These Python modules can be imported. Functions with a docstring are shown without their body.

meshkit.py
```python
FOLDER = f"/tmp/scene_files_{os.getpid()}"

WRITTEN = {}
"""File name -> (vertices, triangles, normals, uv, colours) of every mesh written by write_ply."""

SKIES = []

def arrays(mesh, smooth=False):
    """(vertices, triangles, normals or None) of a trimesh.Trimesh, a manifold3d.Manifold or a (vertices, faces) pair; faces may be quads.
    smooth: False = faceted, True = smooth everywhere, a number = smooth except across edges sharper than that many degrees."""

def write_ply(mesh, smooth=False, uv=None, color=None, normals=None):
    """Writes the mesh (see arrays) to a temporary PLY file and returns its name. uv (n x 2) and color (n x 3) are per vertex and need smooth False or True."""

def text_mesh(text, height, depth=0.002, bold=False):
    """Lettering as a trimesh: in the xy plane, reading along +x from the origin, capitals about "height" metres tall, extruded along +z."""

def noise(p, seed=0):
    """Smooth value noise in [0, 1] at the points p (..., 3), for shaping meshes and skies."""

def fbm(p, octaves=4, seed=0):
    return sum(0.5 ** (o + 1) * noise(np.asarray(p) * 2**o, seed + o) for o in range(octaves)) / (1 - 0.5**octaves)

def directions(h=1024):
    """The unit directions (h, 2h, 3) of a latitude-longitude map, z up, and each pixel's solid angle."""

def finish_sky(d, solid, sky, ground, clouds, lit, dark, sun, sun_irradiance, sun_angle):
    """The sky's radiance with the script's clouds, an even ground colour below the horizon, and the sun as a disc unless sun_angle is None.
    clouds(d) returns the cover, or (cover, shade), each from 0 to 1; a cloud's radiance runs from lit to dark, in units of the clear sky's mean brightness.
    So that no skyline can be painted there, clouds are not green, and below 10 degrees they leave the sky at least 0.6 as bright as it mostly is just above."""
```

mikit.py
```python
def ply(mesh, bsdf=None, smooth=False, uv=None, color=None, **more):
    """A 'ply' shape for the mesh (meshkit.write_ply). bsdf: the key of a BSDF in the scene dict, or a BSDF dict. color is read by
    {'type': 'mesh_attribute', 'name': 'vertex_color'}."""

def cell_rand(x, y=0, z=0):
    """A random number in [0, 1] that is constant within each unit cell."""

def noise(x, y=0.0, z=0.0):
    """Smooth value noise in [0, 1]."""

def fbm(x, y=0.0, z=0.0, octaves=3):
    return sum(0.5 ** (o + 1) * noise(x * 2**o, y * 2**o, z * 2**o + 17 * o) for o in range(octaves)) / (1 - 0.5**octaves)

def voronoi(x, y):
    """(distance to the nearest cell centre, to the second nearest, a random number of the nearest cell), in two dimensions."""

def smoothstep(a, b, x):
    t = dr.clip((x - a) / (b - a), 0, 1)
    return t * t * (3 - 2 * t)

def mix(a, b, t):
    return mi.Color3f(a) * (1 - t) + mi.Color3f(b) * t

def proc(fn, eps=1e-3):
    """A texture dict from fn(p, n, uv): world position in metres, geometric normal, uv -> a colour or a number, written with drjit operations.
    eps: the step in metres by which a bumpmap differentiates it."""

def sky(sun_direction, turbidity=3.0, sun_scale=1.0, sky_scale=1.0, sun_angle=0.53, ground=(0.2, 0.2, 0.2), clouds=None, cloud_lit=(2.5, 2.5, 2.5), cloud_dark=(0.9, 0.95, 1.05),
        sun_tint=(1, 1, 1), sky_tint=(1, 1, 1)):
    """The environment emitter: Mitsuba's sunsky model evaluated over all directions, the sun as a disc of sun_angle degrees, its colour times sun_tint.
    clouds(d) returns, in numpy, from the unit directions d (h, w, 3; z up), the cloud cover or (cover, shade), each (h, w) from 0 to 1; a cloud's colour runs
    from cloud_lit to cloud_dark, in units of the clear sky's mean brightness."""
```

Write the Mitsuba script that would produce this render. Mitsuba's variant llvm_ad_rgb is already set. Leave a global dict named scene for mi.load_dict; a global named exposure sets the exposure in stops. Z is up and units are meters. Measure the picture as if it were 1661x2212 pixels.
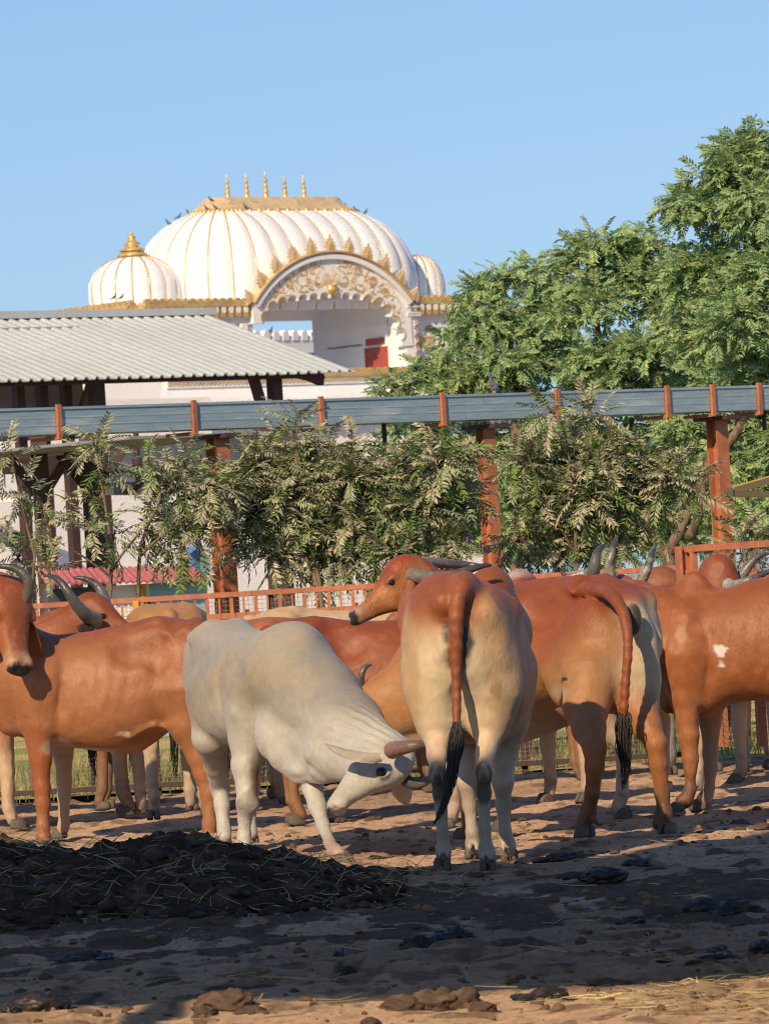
import math, random
import numpy as np, trimesh, mitsuba as mi, mikit, meshkit
import drjit as dr
from scipy.interpolate import PchipInterpolator
from mikit import noise as tnoise, fbm as tfbm, smoothstep, mix
T = mi.ScalarTransform4f
scene, labels = {}, {}
rng = np.random.default_rng(7)

# ---------------------------------------------------------------- camera, sky, exposure
CAM_H, FOCAL, WID, HEI, ROLL = 1.32, 12000.0, 1661.0, 2212.0, math.radians(3.4)
HORIZON = 1275.0
pitch = math.atan((HORIZON - HEI / 2) / FOCAL)
CAM = np.array([0, 0, CAM_H])
FWD = np.array([0, math.cos(pitch), math.sin(pitch)])
UP0 = np.array([0, -math.sin(pitch), math.cos(pitch)])
RGT = math.cos(ROLL) * np.array([1.0, 0, 0]) - math.sin(ROLL) * UP0
UPV = math.sin(ROLL) * np.array([1.0, 0, 0]) + math.cos(ROLL) * UP0
scene['camera'] = {'type': 'thinlens', 'to_world': T().look_at(origin=CAM.tolist(), target=(CAM + FWD).tolist(), up=UPV.tolist()),
                   'fov': math.degrees(2 * math.atan(WID / 2 / FOCAL)), 'fov_axis': 'x', 'aperture_radius': 0.006, 'focus_distance': 27.5,
                   'near_clip': 0.5, 'far_clip': 6000.0}
SUN_AZ, SUN_EL = math.radians(24), math.radians(30.5)      # to the left, behind the camera
SUN = np.array([-math.sin(SUN_AZ) * math.cos(SUN_EL), -math.cos(SUN_AZ) * math.cos(SUN_EL), math.sin(SUN_EL)])
scene['sky'] = mikit.sky(SUN.tolist(), turbidity=3.0, sky_scale=0.86, sun_tint=(1.0, 0.975, 0.93), sky_tint=(0.96, 1.07, 1.31))
exposure = 1.85


def at(x, y, d):
    """The point seen at (x, y) of the 1661 x 2212 photograph, d metres in front of the camera."""
    return CAM + d * (FWD + (x - WID / 2) / FOCAL * RGT - (y - HEI / 2) / FOCAL * UPV)


def ground_at(x, y, z=0.0):
    r = at(x, y, 1.0) - CAM
    return CAM + r * ((z - CAM_H) / r[2])


def on_plane(x, y, p0, n):
    r = at(x, y, 1.0) - CAM
    return CAM + r * (np.dot(np.asarray(p0) - CAM, n) / np.dot(r, n))


def numbered(name):
    if name not in scene and name not in labels and not any(k.startswith(name + '__') for k in scene):
        return name
    k = 1
    while True:
        key = f'{name}_{k:03d}'
        if key not in scene and key not in labels:
            return key
        k += 1


COUNT = {}


def key_for(name, parent=None):
    full = f'{parent}__{name}' if parent else name
    k = COUNT.get(full, -1) + 1
    COUNT[full] = k
    return full if k == 0 else f'{full}_{k:03d}'


def thing(name, label, category, group=None):
    key = key_for(name)
    labels[key] = {'label': label, 'category': category}
    if group:
        labels[key]['group'] = group
    return key


def put(name, mesh, bsdf, parent=None, smooth=False, color=None, label=None, kind=None, **more):
    key = key_for(name, parent)
    scene[key] = mikit.ply(mesh, bsdf, smooth=smooth, color=color, **more)
    if label or kind:
        labels[key] = {}
        if label: labels[key]['label'] = label
        if kind: labels[key]['kind'] = kind
    return key


# ---------------------------------------------------------------- mesh helpers
def nrm(v):
    v = np.asarray(v, float)
    return v / (np.linalg.norm(v) + 1e-12)


class MB:
    """Collects pieces into one mesh."""
    def __init__(s): s.v, s.f, s.c, s.n = [], [], [], 0
    def add(s, v, f, c=None):
        v = np.asarray(v, float); f = np.asarray(f, int)
        if f.shape[1] == 4:
            f = np.vstack([f[:, [0, 1, 2]], f[:, [0, 2, 3]]])
        s.v.append(v); s.f.append(f + s.n); s.n += len(v)
        if c is not None:
            s.c.append(np.broadcast_to(np.asarray(c, float), (len(v), 3)))
        return s
    def box(s, o, ax, ay, az, bev=0.0, c=None):
        """Box from centre o with half-axis vectors."""
        o, ax, ay, az = (np.asarray(q, float) for q in (o, ax, ay, az))
        sg = np.array([[i, j, k] for i in (-1, 1) for j in (-1, 1) for k in (-1, 1)], float)
        if bev <= 0:
            v = o + sg[:, :1] * ax + sg[:, 1:2] * ay + sg[:, 2:] * az
            return s.add(v, BOXF, c)
        pts = []
        L = [np.linalg.norm(q) for q in (ax, ay, az)]
        for g in sg:
            for m in range(3):
                w = [g[i] * (1 - (bev / L[i] if i != m else 0)) for i in range(3)]
                pts.append(o + w[0] * ax + w[1] * ay + w[2] * az)
        h = trimesh.Trimesh(np.array(pts)).convex_hull
        return s.add(h.vertices, h.faces, c)
    def beam(s, a, b, w, h, up=(0, 0, 1), c=None, bev=0.0):
        a, b = np.asarray(a, float), np.asarray(b, float)
        t = nrm(b - a); sd = np.cross(t, up)
        if np.linalg.norm(sd) < 1e-6: sd = np.cross(t, (0, 1, 0))
        sd = nrm(sd); u = np.cross(sd, t)
        return s.box((a + b) / 2, (b - a) / 2, sd * w / 2, u * h / 2, bev, c)
    def tube(s, pts, rad, sides=6, c=None, cap=True):
        v, f = tube(pts, rad, sides, cap)
        return s.add(v, f, c)
    def mesh(s): return np.vstack(s.v), np.vstack(s.f)
    def col(s): return np.vstack(s.c)


BOXF = np.array([[0, 1, 3, 2], [4, 6, 7, 5], [0, 4, 5, 1], [2, 3, 7, 6], [0, 2, 6, 4], [1, 5, 7, 3]])


def tube(pts, rad, sides=8, cap=True):
    p = np.asarray(pts, float); n = len(p)
    rad = np.broadcast_to(np.asarray(rad, float), (n,))
    t = np.gradient(p, axis=0); t /= np.linalg.norm(t, axis=1, keepdims=True) + 1e-12
    a = np.cross(t[0], [0.31, 0.2, 0.93]); a = nrm(a); A = []
    for i in range(n):
        a = nrm(a - t[i] * np.dot(a, t[i])); A.append(a)
    A = np.array(A); B = np.cross(t, A)
    ang = np.arange(sides) * 2 * np.pi / sides
    v = (p[:, None] + rad[:, None, None] * (np.cos(ang)[None, :, None] * A[:, None] + np.sin(ang)[None, :, None] * B[:, None])).reshape(-1, 3)
    i, j = np.meshgrid(np.arange(n - 1), np.arange(sides), indexing='ij')
    q = np.stack([i * sides + j, i * sides + (j + 1) % sides, (i + 1) * sides + (j + 1) % sides, (i + 1) * sides + j], -1).reshape(-1, 4)
    f = np.vstack([q[:, [0, 1, 2]], q[:, [0, 2, 3]]])
    if cap:
        k = np.arange(sides)
        v = np.vstack([v, p[:1], p[-1:]])
        f = np.vstack([f, np.stack([(k + 1) % sides, k, k * 0 + len(v) - 2], 1),
                       np.stack([(n - 1) * sides + k, (n - 1) * sides + (k + 1) % sides, k * 0 + len(v) - 1], 1)])
    return v, f


def spline(ctrl, n):
    c = np.asarray(ctrl, float)
    t = np.r_[0, np.cumsum(np.linalg.norm(np.diff(c, axis=0), axis=1))]
    return PchipInterpolator(t, c)(np.linspace(0, t[-1], n))


def catmull(ctrl, n):
    c = np.asarray(ctrl, float)
    from scipy.interpolate import CubicSpline
    t = np.r_[0, np.cumsum(np.sqrt(np.linalg.norm(np.diff(c, axis=0), axis=1)))]
    return CubicSpline(t, c)(np.linspace(0, t[-1], n))


def grid_faces(n, m, wrap=False):
    i, j = np.meshgrid(np.arange(n - 1), np.arange(m if wrap else m - 1), indexing='ij')
    return np.stack([i * m + j, (i + 1) * m + j, (i + 1) * m + (j + 1) % m, i * m + (j + 1) % m], -1).reshape(-1, 4)


def slab(G, th):
    """A closed sheet of thickness th from an (n, m, 3) grid."""
    n, m = G.shape[:2]
    du, dv = np.gradient(G, axis=0), np.gradient(G, axis=1)
    N = np.cross(du, dv); N /= np.linalg.norm(N, axis=2, keepdims=True) + 1e-9
    th = np.asarray(th, float)
    if th.ndim == 2: th = th[..., None]
    a, b = (G + N * th / 2).reshape(-1, 3), (G - N * th / 2).reshape(-1, 3)
    f = grid_faces(n, m); k = n * m
    rim = np.r_[np.arange(m), np.arange(1, n) * m + m - 1, (n - 1) * m + np.arange(m - 2, -1, -1), np.arange(n - 2, 0, -1) * m]
    r2 = np.roll(rim, -1)
    side = np.stack([rim, r2, r2 + k, rim + k], 1)
    return np.vstack([a, b]), np.vstack([f, f[:, ::-1] + k, side[:, ::-1]])


def lathe(prof, c=(0, 0, 0), n=24):
    pr = np.asarray(prof, float); a = np.arange(n) * 2 * np.pi / n
    v = np.stack([pr[:, None, 0] * np.cos(a), pr[:, None, 0] * np.sin(a), np.broadcast_to(pr[:, None, 1], (len(pr), n))], -1).reshape(-1, 3) + np.asarray(c, float)
    return v, grid_faces(len(pr), n, True)[:, ::-1]


def extrude(poly, depth):
    """shapely polygon(s) -> (v, f), z from 0 to depth."""
    ms = [trimesh.creation.extrude_polygon(g, depth, engine='earcut') for g in getattr(poly, 'geoms', [poly]) if g.area > 1e-8]
    m = trimesh.util.concatenate(ms)
    return np.array(m.vertices), np.array(m.faces)


def place(v, o, ex, ey, ez):
    v = np.asarray(v, float)
    return np.asarray(o) + v[:, :1] * np.asarray(ex) + v[:, 1:2] * np.asarray(ey) + v[:, 2:] * np.asarray(ez)
# ---------------------------------------------------------------- materials
def rgb(*c): return {'type': 'rgb', 'value': list(c)}
def srgb(r, g, b):
    c = np.array([r, g, b]) / 255.0
    return np.where(c <= 0.04045, c / 12.92, ((c + 0.055) / 1.055) ** 2.4)
def mat(name, color, rough=0.6, spec=0.4, bump=None, bscale=0.002, eps=2e-3, **kw):
    if callable(color): col = mikit.proc(color)
    elif isinstance(color, dict): col = color
    else: col = rgb(*color)
    b = {'type': 'principled', 'base_color': col, 'roughness': mikit.proc(rough) if callable(rough) else rough, 'specular': spec, **kw}
    if bump is not None:
        b = {'type': 'bumpmap', 'arbitrary': mikit.proc(bump, eps), 'scale': bscale, 'bsdf': b}
    scene[name] = {'type': 'twosided', 'bsdf': b}
    return name
VC = {'type': 'mesh_attribute', 'name': 'vertex_color'}
mat('coat', VC, 0.50, 0.35, bump=lambda p, n, uv: .6 * tnoise(p.x * 330, p.y * 330, p.z * 110) + 0.8 * tnoise(p.x * 130, p.y * 130, p.z * 50) + 0.45 * tnoise(p.x * 48, p.y * 48, p.z * 26), bscale=0.0020, eps=1.5e-3, sheen=0.5, sheen_tint=0.3)
mat('horn_mat', VC, 0.38, 0.5, bump=lambda p, n, uv: tnoise(p.x * 160, p.y * 160, p.z * 90), bscale=0.002)
mat('hoof_mat', VC, 0.6, 0.4, bump=lambda p, n, uv: tnoise(p.x * 120, p.y * 120, p.z * 250), bscale=0.002)
mat('hair_mat', VC, 0.5, 0.4)
mat('eye_mat', (0.012, 0.008, 0.006), 0.06, 0.6)
mat('muzzle_mat', (0.03, 0.029, 0.031), 0.34, 0.5, bump=lambda p, n, uv: tnoise(p.x * 180, p.y * 180, p.z * 180), bscale=0.003)
mat('orange_paint', lambda p, n, uv: mix((.44, .155, .075), (.33, .12, .06), smoothstep(.45, .7, tfbm(p.x * 6, p.y * 6, p.z * 3, 4))) * (0.85 + 0.3 * tnoise(p.x * 40, p.y * 40, p.z * 25)), 0.45, 0.4)
mat('yellow_paint', (.55, .30, .04), 0.45)
mat('galv', lambda p, n, uv: mix((.24, .34, .41), (.36, .45, .51), smoothstep(.5, .75, tfbm(p.x * 2.2, p.y * 2.2, p.z * 9, 4))) * (0.86 + .28 * tnoise(p.x * 9, p.y * 9, p.z * 70)), 0.45, 0.5, metallic=0.1)
mat('roof_tin', lambda p, n, uv: mi.Color3f(.415, .45, .455) * (0.86 + .22 * tfbm(p.x * 1.6, p.y * 1.6, p.z * 1.2, 4) + .05 * tnoise(p.x * 30, p.y * 30, p.z * 4)), 0.5, 0.4)
mat('white_paint', lambda p, n, uv: mi.Color3f(.80, .81, .82) * (0.86 + .2 * tfbm(p.x * 1.3, p.y * 1.3, p.z * .5, 4)), 0.6, 0.3)
mat('dome_white', lambda p, n, uv: mi.Color3f(.80, .82, .83) * (0.9 + .14 * tfbm(p.x * 1.5, p.y * 1.5, p.z * .6, 4)), 0.4, 0.4)
mat('wall_white', lambda p, n, uv: mi.Color3f(.88, .875, .86) * (0.82 + .24 * tfbm(p.x * .8, p.y * .8, p.z * .4, 4)), 0.7, 0.3)
mat('gold', lambda p, n, uv: mix((.66, .45, .16), (.50, .34, .15), smoothstep(.4, .72, tfbm(p.x * 4, p.y * 4, p.z * 4, 3))), 0.32, 0.6, metallic=0.3)
mat('old_gold', lambda p, n, uv: mix((.58, .44, .26), (.46, .35, .22), smoothstep(.4, .7, tfbm(p.x * 5, p.y * 5, p.z * 5, 3))), 0.55, 0.4)
mat('red_door', lambda p, n, uv: mi.Color3f(.33, .065, .05) * (0.85 + .3 * tfbm(p.x * 3, p.y * 3, p.z * 3, 3)), 0.5)
mat('dark_steel', lambda p, n, uv: mi.Color3f(.06, .035, .03) * (0.7 + .6 * tfbm(p.x * 4, p.y * 4, p.z * 4, 3)), 0.6)
mat('dark_sheet', lambda p, n, uv: mi.Color3f(.075, .085, .095) * (0.75 + .5 * tfbm(p.x * 2, p.y * 2, p.z * 1, 3)), 0.7)
mat('shaded_slope_mat', lambda p, n, uv: mi.Color3f(.13, .15, .15) * (0.75 + .5 * tfbm(p.x * 2, p.y * 2, p.z * 1, 3)), 0.8)  # dark tone of a roof slope in shade, put into its colour
mat('red_tin', lambda p, n, uv: mi.Color3f(.40, .12, .12) * (0.8 + .4 * tfbm(p.x * 3, p.y * 3, p.z * 3, 3)), 0.6)
mat('blue_wall', lambda p, n, uv: mi.Color3f(.30, .52, .62) * (0.8 + .35 * tfbm(p.x * 2, p.y * 2, p.z * 2, 3)), 0.7)
mat('blue_tarp', (.10, .22, .5), 0.6)
mat('wire', (.22, .17, .13), 0.5, 0.4)
mat('bird_mat', VC, 0.5, 0.4)
def dirt(p, n, uv):
    a = tfbm(p.x * 1.1, p.y * .6, p.z * 1.1, 4); b = tfbm(p.x * 9, p.y * 5, p.z * 9, 3); c = tnoise(p.x * 60, p.y * 40, p.z * 60)
    col = mix((.335, .23, .155), (.25, .168, .112), smoothstep(.4, .62, a))
    col = mix(col, (.12, .08, .052), smoothstep(.56, .7, b) * .75)
    # dung round the heap, plus painted darkening of the shaded strip, in ragged patches
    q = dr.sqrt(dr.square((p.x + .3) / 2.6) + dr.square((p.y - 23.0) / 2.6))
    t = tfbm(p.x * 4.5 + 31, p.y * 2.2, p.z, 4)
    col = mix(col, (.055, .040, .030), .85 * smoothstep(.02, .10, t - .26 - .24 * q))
    return col * (0.78 + .44 * c)
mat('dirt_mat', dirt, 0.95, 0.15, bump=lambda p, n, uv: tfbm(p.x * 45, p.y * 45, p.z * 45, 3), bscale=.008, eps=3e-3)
def dung(p, n, uv):
    b = tfbm(p.x * 14, p.y * 14, p.z * 14, 3); c = tnoise(p.x * 90, p.y * 90, p.z * 90)
    return mix((.038, .027, .020), (.10, .068, .044), smoothstep(.45, .72, b)) * (0.7 + .6 * c)
mat('manure_mat', dung, 0.9, 0.2, bump=lambda p, n, uv: tfbm(p.x * 55, p.y * 55, p.z * 55, 3), bscale=.010, eps=3e-3)
def wet(p, n, uv):
    b = tfbm(p.x * 22, p.y * 22, p.z * 22, 3)
    return mix((.018, .015, .016), (.05, .035, .026), smoothstep(.4, .7, b))
mat('wet_dung', wet, lambda p, n, uv: 0.32 + .35 * tnoise(p.x * 50, p.y * 50, p.z * 50), 0.5, bump=lambda p, n, uv: tfbm(p.x * 60, p.y * 60, p.z * 60, 3), bscale=.006, eps=3e-3)
mat('dry_dung', lambda p, n, uv: mix((.085, .055, .04), (.14, .09, .06), smoothstep(.4, .7, tfbm(p.x * 22, p.y * 22, p.z * 22, 3))), 0.85, 0.25, bump=lambda p, n, uv: tfbm(p.x * 60, p.y * 60, p.z * 60, 3), bscale=.006, eps=3e-3)
mat('straw_mat', VC, 0.6, 0.3)
mat('grass_mat', VC, 0.6, 0.3)
scene['leaf_mat'] = {'type': 'principledthin', 'base_color': VC, 'roughness': 0.5, 'spec_trans': 0.0, 'diff_trans': 0.4, 'eta': 1.45}
scene['dusty_leaf_mat'] = {'type': 'principledthin', 'base_color': VC, 'roughness': 0.5, 'spec_trans': 0.0, 'diff_trans': 0.2, 'eta': 1.4}
mat('bark', lambda p, n, uv: mix((.20, .145, .105), (.10, .075, .058), smoothstep(.4, .65, tfbm(p.x * 22, p.y * 22, p.z * 7, 3))), 0.9, 0.2, bump=lambda p, n, uv: tfbm(p.x * 40, p.y * 40, p.z * 12, 3), bscale=.012, eps=3e-3)
mat('dung_crumb', lambda p, n, uv: mix((.10, .066, .042), (.24, .15, .09), smoothstep(.35, .65, tfbm(p.x * 3, p.y * 3, p.z * 3, 3))), 0.95, 0.15)
mat('verge_mat', lambda p, n, uv: mix((.26, .22, .095), (.13, .16, .055), smoothstep(.42, .6, tfbm(p.x * 1.5, p.y * .5, p.z, 4))) * (0.75 + .5 * tnoise(p.x * 40, p.y * 25, p.z * 40)), 0.95, 0.1)
mat('red_foot', (.45, .12, .10), 0.6)
mat('pale_gold', lambda p, n, uv: mix((.64, .52, .37), (.52, .40, .26), smoothstep(.4, .7, tfbm(p.x * 5, p.y * 5, p.z * 5, 3))), 0.55, 0.4)
mat('grey_sheet', lambda p, n, uv: mi.Color3f(.24, .27, .29) * (0.75 + .5 * tfbm(p.x * 2, p.y * 2, p.z * 1, 3)), 0.7)
# ---------------------------------------------------------------- ground
def heap_h(x, y):
    """Height of the manure heap over the yard."""
    n = meshkit.fbm(np.stack([x * 2.1, y * 2.1, 0 * x], -1), 4, 21)
    cx, cy = -1.25, 24.9
    t = np.clip((x + 1.3) / 2.4, 0, 1)
    ridge = np.interp(x, [-4, -2.2, -1.6, -1.05, -.62, -.3, .1, .5, .9], [.33, .33, .30, .245, .18, .075, .01, .0, 0])
    wid = np.interp(x, [-3, -1, 0, .9], [1.55, 1.35, 1.1, .7])
    yc = np.interp(x, [-3, -1, 0, .9], [24.75, 24.8, 24.9, 25.0])
    prof = np.clip(1 - np.abs((y - yc) / wid) ** 1.7, 0, 1)
    return ridge * prof * (0.62 + .75 * n)
def yard_h(x, y):
    p = np.stack([x, y, 0 * x], -1)
    a = meshkit.fbm(p * .55, 3, 1) - .5
    b = meshkit.fbm(p * 3.1, 4, 2) - .5
    c = meshkit.fbm(p * 13, 3, 3) - .5
    q = meshkit.noise(p * np.array([5.0, 5.0, 1]), 12)
    print_ = -np.clip(q - .68, 0, 1) * .10           # hoof prints
    fade = np.clip((44 - y) / 6, .15, 1)
    return fade * (a * .05 + b * .06 + c * .026 + print_ * 1.5) - .012
ys = np.concatenate([np.arange(15.5, 32, .028), np.arange(32, 46, .05)])
xs = np.arange(-4.2, 4.6, .028)
X, Y = np.meshgrid(xs, ys, indexing='ij')
Z = yard_h(X, Y)
V = np.stack([X, Y, Z], -1)
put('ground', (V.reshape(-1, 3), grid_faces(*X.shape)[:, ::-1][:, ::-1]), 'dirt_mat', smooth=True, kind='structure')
far = MB()
x0, x1, y0, y1 = xs[0], xs[-1], ys[0], ys[-1]
for (a, b, c, d) in ((-3000, -60, x0, 4000), (x1, -60, 3000, 4000), (x0, -60, x1, y0), (x0, y1, x1, 4000)):
    far.add([[a, b, -.02], [c, b, -.02], [c, d, -.02], [a, d, -.02]], [[0, 1, 2, 3]])
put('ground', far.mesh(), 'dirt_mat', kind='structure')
# the manure heap
xs = np.arange(-4.0, 1.0, .018); ys = np.arange(22.9, 26.7, .018)
X, Y = np.meshgrid(xs, ys, indexing='ij')
h = heap_h(X, Y)
p = np.stack([X, Y, 0 * X], -1)
edge = np.clip(h / .06, 0, 1)
clod = (meshkit.fbm(p * 9, 4, 31) - .5) * .11 + np.abs(meshkit.noise(p * 22, 32) - .5) * .05 + (meshkit.noise(p * 40, 35) - .5) * .03
Z = yard_h(X, Y) + h + clod * edge - .045 * (1 - edge)
key = thing('manure_heap', 'dark heap of trampled manure and straw in the left foreground', 'heap')
labels[key]['kind'] = 'structure'
del labels[key]
labels['manure_heap'] = {'label': 'dark heap of trampled manure and straw in the left foreground', 'category': 'heap'}
scene['manure_heap'] = mikit.ply((np.stack([X, Y, Z], -1).reshape(-1, 3), grid_faces(*X.shape)), 'manure_mat', smooth=True)
# ---------------------------------------------------------------- built structures
U = np.array([math.cos(math.radians(39)), math.sin(math.radians(39)), 0.0])     # along the sheds and the gateway front
V_ = np.array([U[1], -U[0], 0.0])                                             # out of the front, towards the yard
ZZ = np.array([0, 0, 1.0])

# ---- shelter whose shadow lies over the foreground (sun side, overhead)
def shelter():
    key = thing('yard_shelter', 'flat sheet-roofed shelter over the near part of the yard', 'shelter')
    return key
sh_h = 5.2
off = -SUN / SUN[2] * sh_h           # the shadow of a point at sh_h falls here
def sh_pt(x, y): return np.array([x - off[0], y - off[1], sh_h])
SH = 'yard_shelter'
labels[SH] = {'label': 'flat sheet-roofed shelter standing over the near part of the yard', 'category': 'shelter'}
outline = [(-26, 19.4), (-2, 18.9), (1.4, 17.9), (14, 17.5), (14, 28.5), (3, 27.9), (1.85, 27.5), (1.4, 26.9), (.95, 26.3), (.6, 26.1), (.36, 26.3), (-.2, 26.45), (-.5, 26.3), (-1.0, 25.3), (-26, 25.2)]
top = np.array([sh_pt(*q) for q in outline])
from shapely.geometry import Polygon, Point, LineString, box as sbox
from shapely import affinity
from shapely.ops import unary_union
v, f = extrude(Polygon(top[:, :2]), .06)
put('roof_sheet', (v + [0, 0, sh_h], f), 'dark_sheet', SH)
for x in (-22, -15, -8.5):
    for y in (20.2, 25.2):
        b = sh_pt(x, y); mb = MB().beam([b[0], b[1], -.1], [b[0], b[1], sh_h], .14, .14, (0, 1, 0)); put('post', mb.mesh(), 'orange_paint', SH)
g1, g2 = ground_at(244, 2226), ground_at(452, 2118)
k = -SUN / SUN[2]
a, b = g1 - k * 1.6, g2 - k * sh_h
put('brace', MB().tube([a + (a - b) * .3, b], .075, 10).mesh(), 'dark_steel', SH)

# ---- temple gateway
G0 = at(705, 655, 149.0)
def fp(x, y, o=0.0):
    """(along U, height) of the pixel on the gateway's front plane, o metres in front of it."""
    p = on_plane(x, y, G0 + V_ * o, V_) - G0
    return np.array([p @ U, p[2] + G0[2]])
def fw(a, b, o=0.0): return np.array([G0[0], G0[1], 0]) + U * a + ZZ * b + V_ * o
def fplace(v, o=0.0):       # flat (a, b, depth outwards)
    return place(v, np.array([G0[0], G0[1], 0]) + V_ * o, U, ZZ, V_)
TG = thing('temple_gateway', 'white temple gateway with a ribbed gold-lined dome, carved arch and gold finials', 'gateway')
zc = fp(705, 655)[1]                      # cornice height
# main dome: a stadium-shaped lobed vault along U
dome_o = np.array([G0[0], G0[1], 0]) - V_ * 2.5
da = (on_plane(596, 600, dome_o, V_) - dome_o) @ U
dome_c = dome_o + U * da
ha, zb0 = 1.75, zc - .15
prof = np.array([(2.36, 0), (2.44, .39), (2.47, .84), (2.40, 1.28), (2.2, 1.78), (1.85, 2.23), (1.35, 2.60), (.85, 2.81), (.5, 2.88)])
pt = PchipInterpolator(np.linspace(0, 1, len(prof)), prof)
NS, seglen = 34, None
def stad(s, r):
    """Point and outward normal of a stadium at arc fraction s (of the mid radius)."""
    rm = 2.2; P = 4 * ha + 2 * math.pi * rm; q = (s % 1.0) * P
    if q < 2 * ha: return np.array([-ha + q, r]), np.array([0, 1.0])
    q -= 2 * ha
    if q < math.pi * rm:
        t = q / rm; return np.array([ha + r * math.sin(t), r * math.cos(t)]), np.array([math.sin(t), math.cos(t)])
    q -= math.pi * rm
    if q < 2 * ha: return np.array([ha - q, -r]), np.array([0, -1.0])
    q -= 2 * ha; t = q / rm
    return np.array([-ha - r * math.sin(t), -r * math.cos(t)]), np.array([-math.sin(t), -math.cos(t)])
nt, nsub = 40, 8
G = np.zeros((nt, NS * nsub, 3))
for i, t in enumerate(np.linspace(0, 1, nt)):
    r, z = pt(t)
    for j in range(NS * nsub):
        s = j / (NS * nsub); lob = abs(math.sin(math.pi * ((s * NS) % 1.0))) ** .6
        p, nn = stad(s, r); p = p + nn * (lob * .09 * min(1, r / 1.6) - .05)
        G[i, j] = dome_c + U * p[0] + V_ * p[1] + ZZ * (zb0 + z)
put('dome', (G.reshape(-1, 3), grid_faces(nt, NS * nsub, True)[:, ::-1]), 'dome_white', TG, smooth=50)
for j in range(NS):
    pts = []
    for t in np.linspace(.0, 1, 26):
        r, z = pt(t); p, nn = stad(j / NS, r); p = p + nn * (-.045)
        pts.append(dome_c + U * p[0] + V_ * p[1] + ZZ * (zb0 + z))
    if (stad(j / NS, 1)[1][1] > -.35): put('rib', tube(pts, .026, 6), 'gold', TG, smooth=True)
def stad_ring(r0, z0, r1, z1, a=ha, n=96):
    g = []
    for r, z in ((r0, z0), (r1, z1)):
        g.append([dome_c + U * q[0] + V_ * q[1] + ZZ * z for q in (stad(j / n, r)[0] for j in range(n))])
    return np.array(g)
ztop = zb0 + 2.81
cap = np.concatenate([stad_ring(.78, ztop - .12, .86, ztop + .02), stad_ring(.74, ztop + .1, .58, ztop + .24), stad_ring(.5, ztop + .36, .44, ztop + .40), stad_ring(.02, ztop + .41, .0, ztop + .41)])
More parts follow.
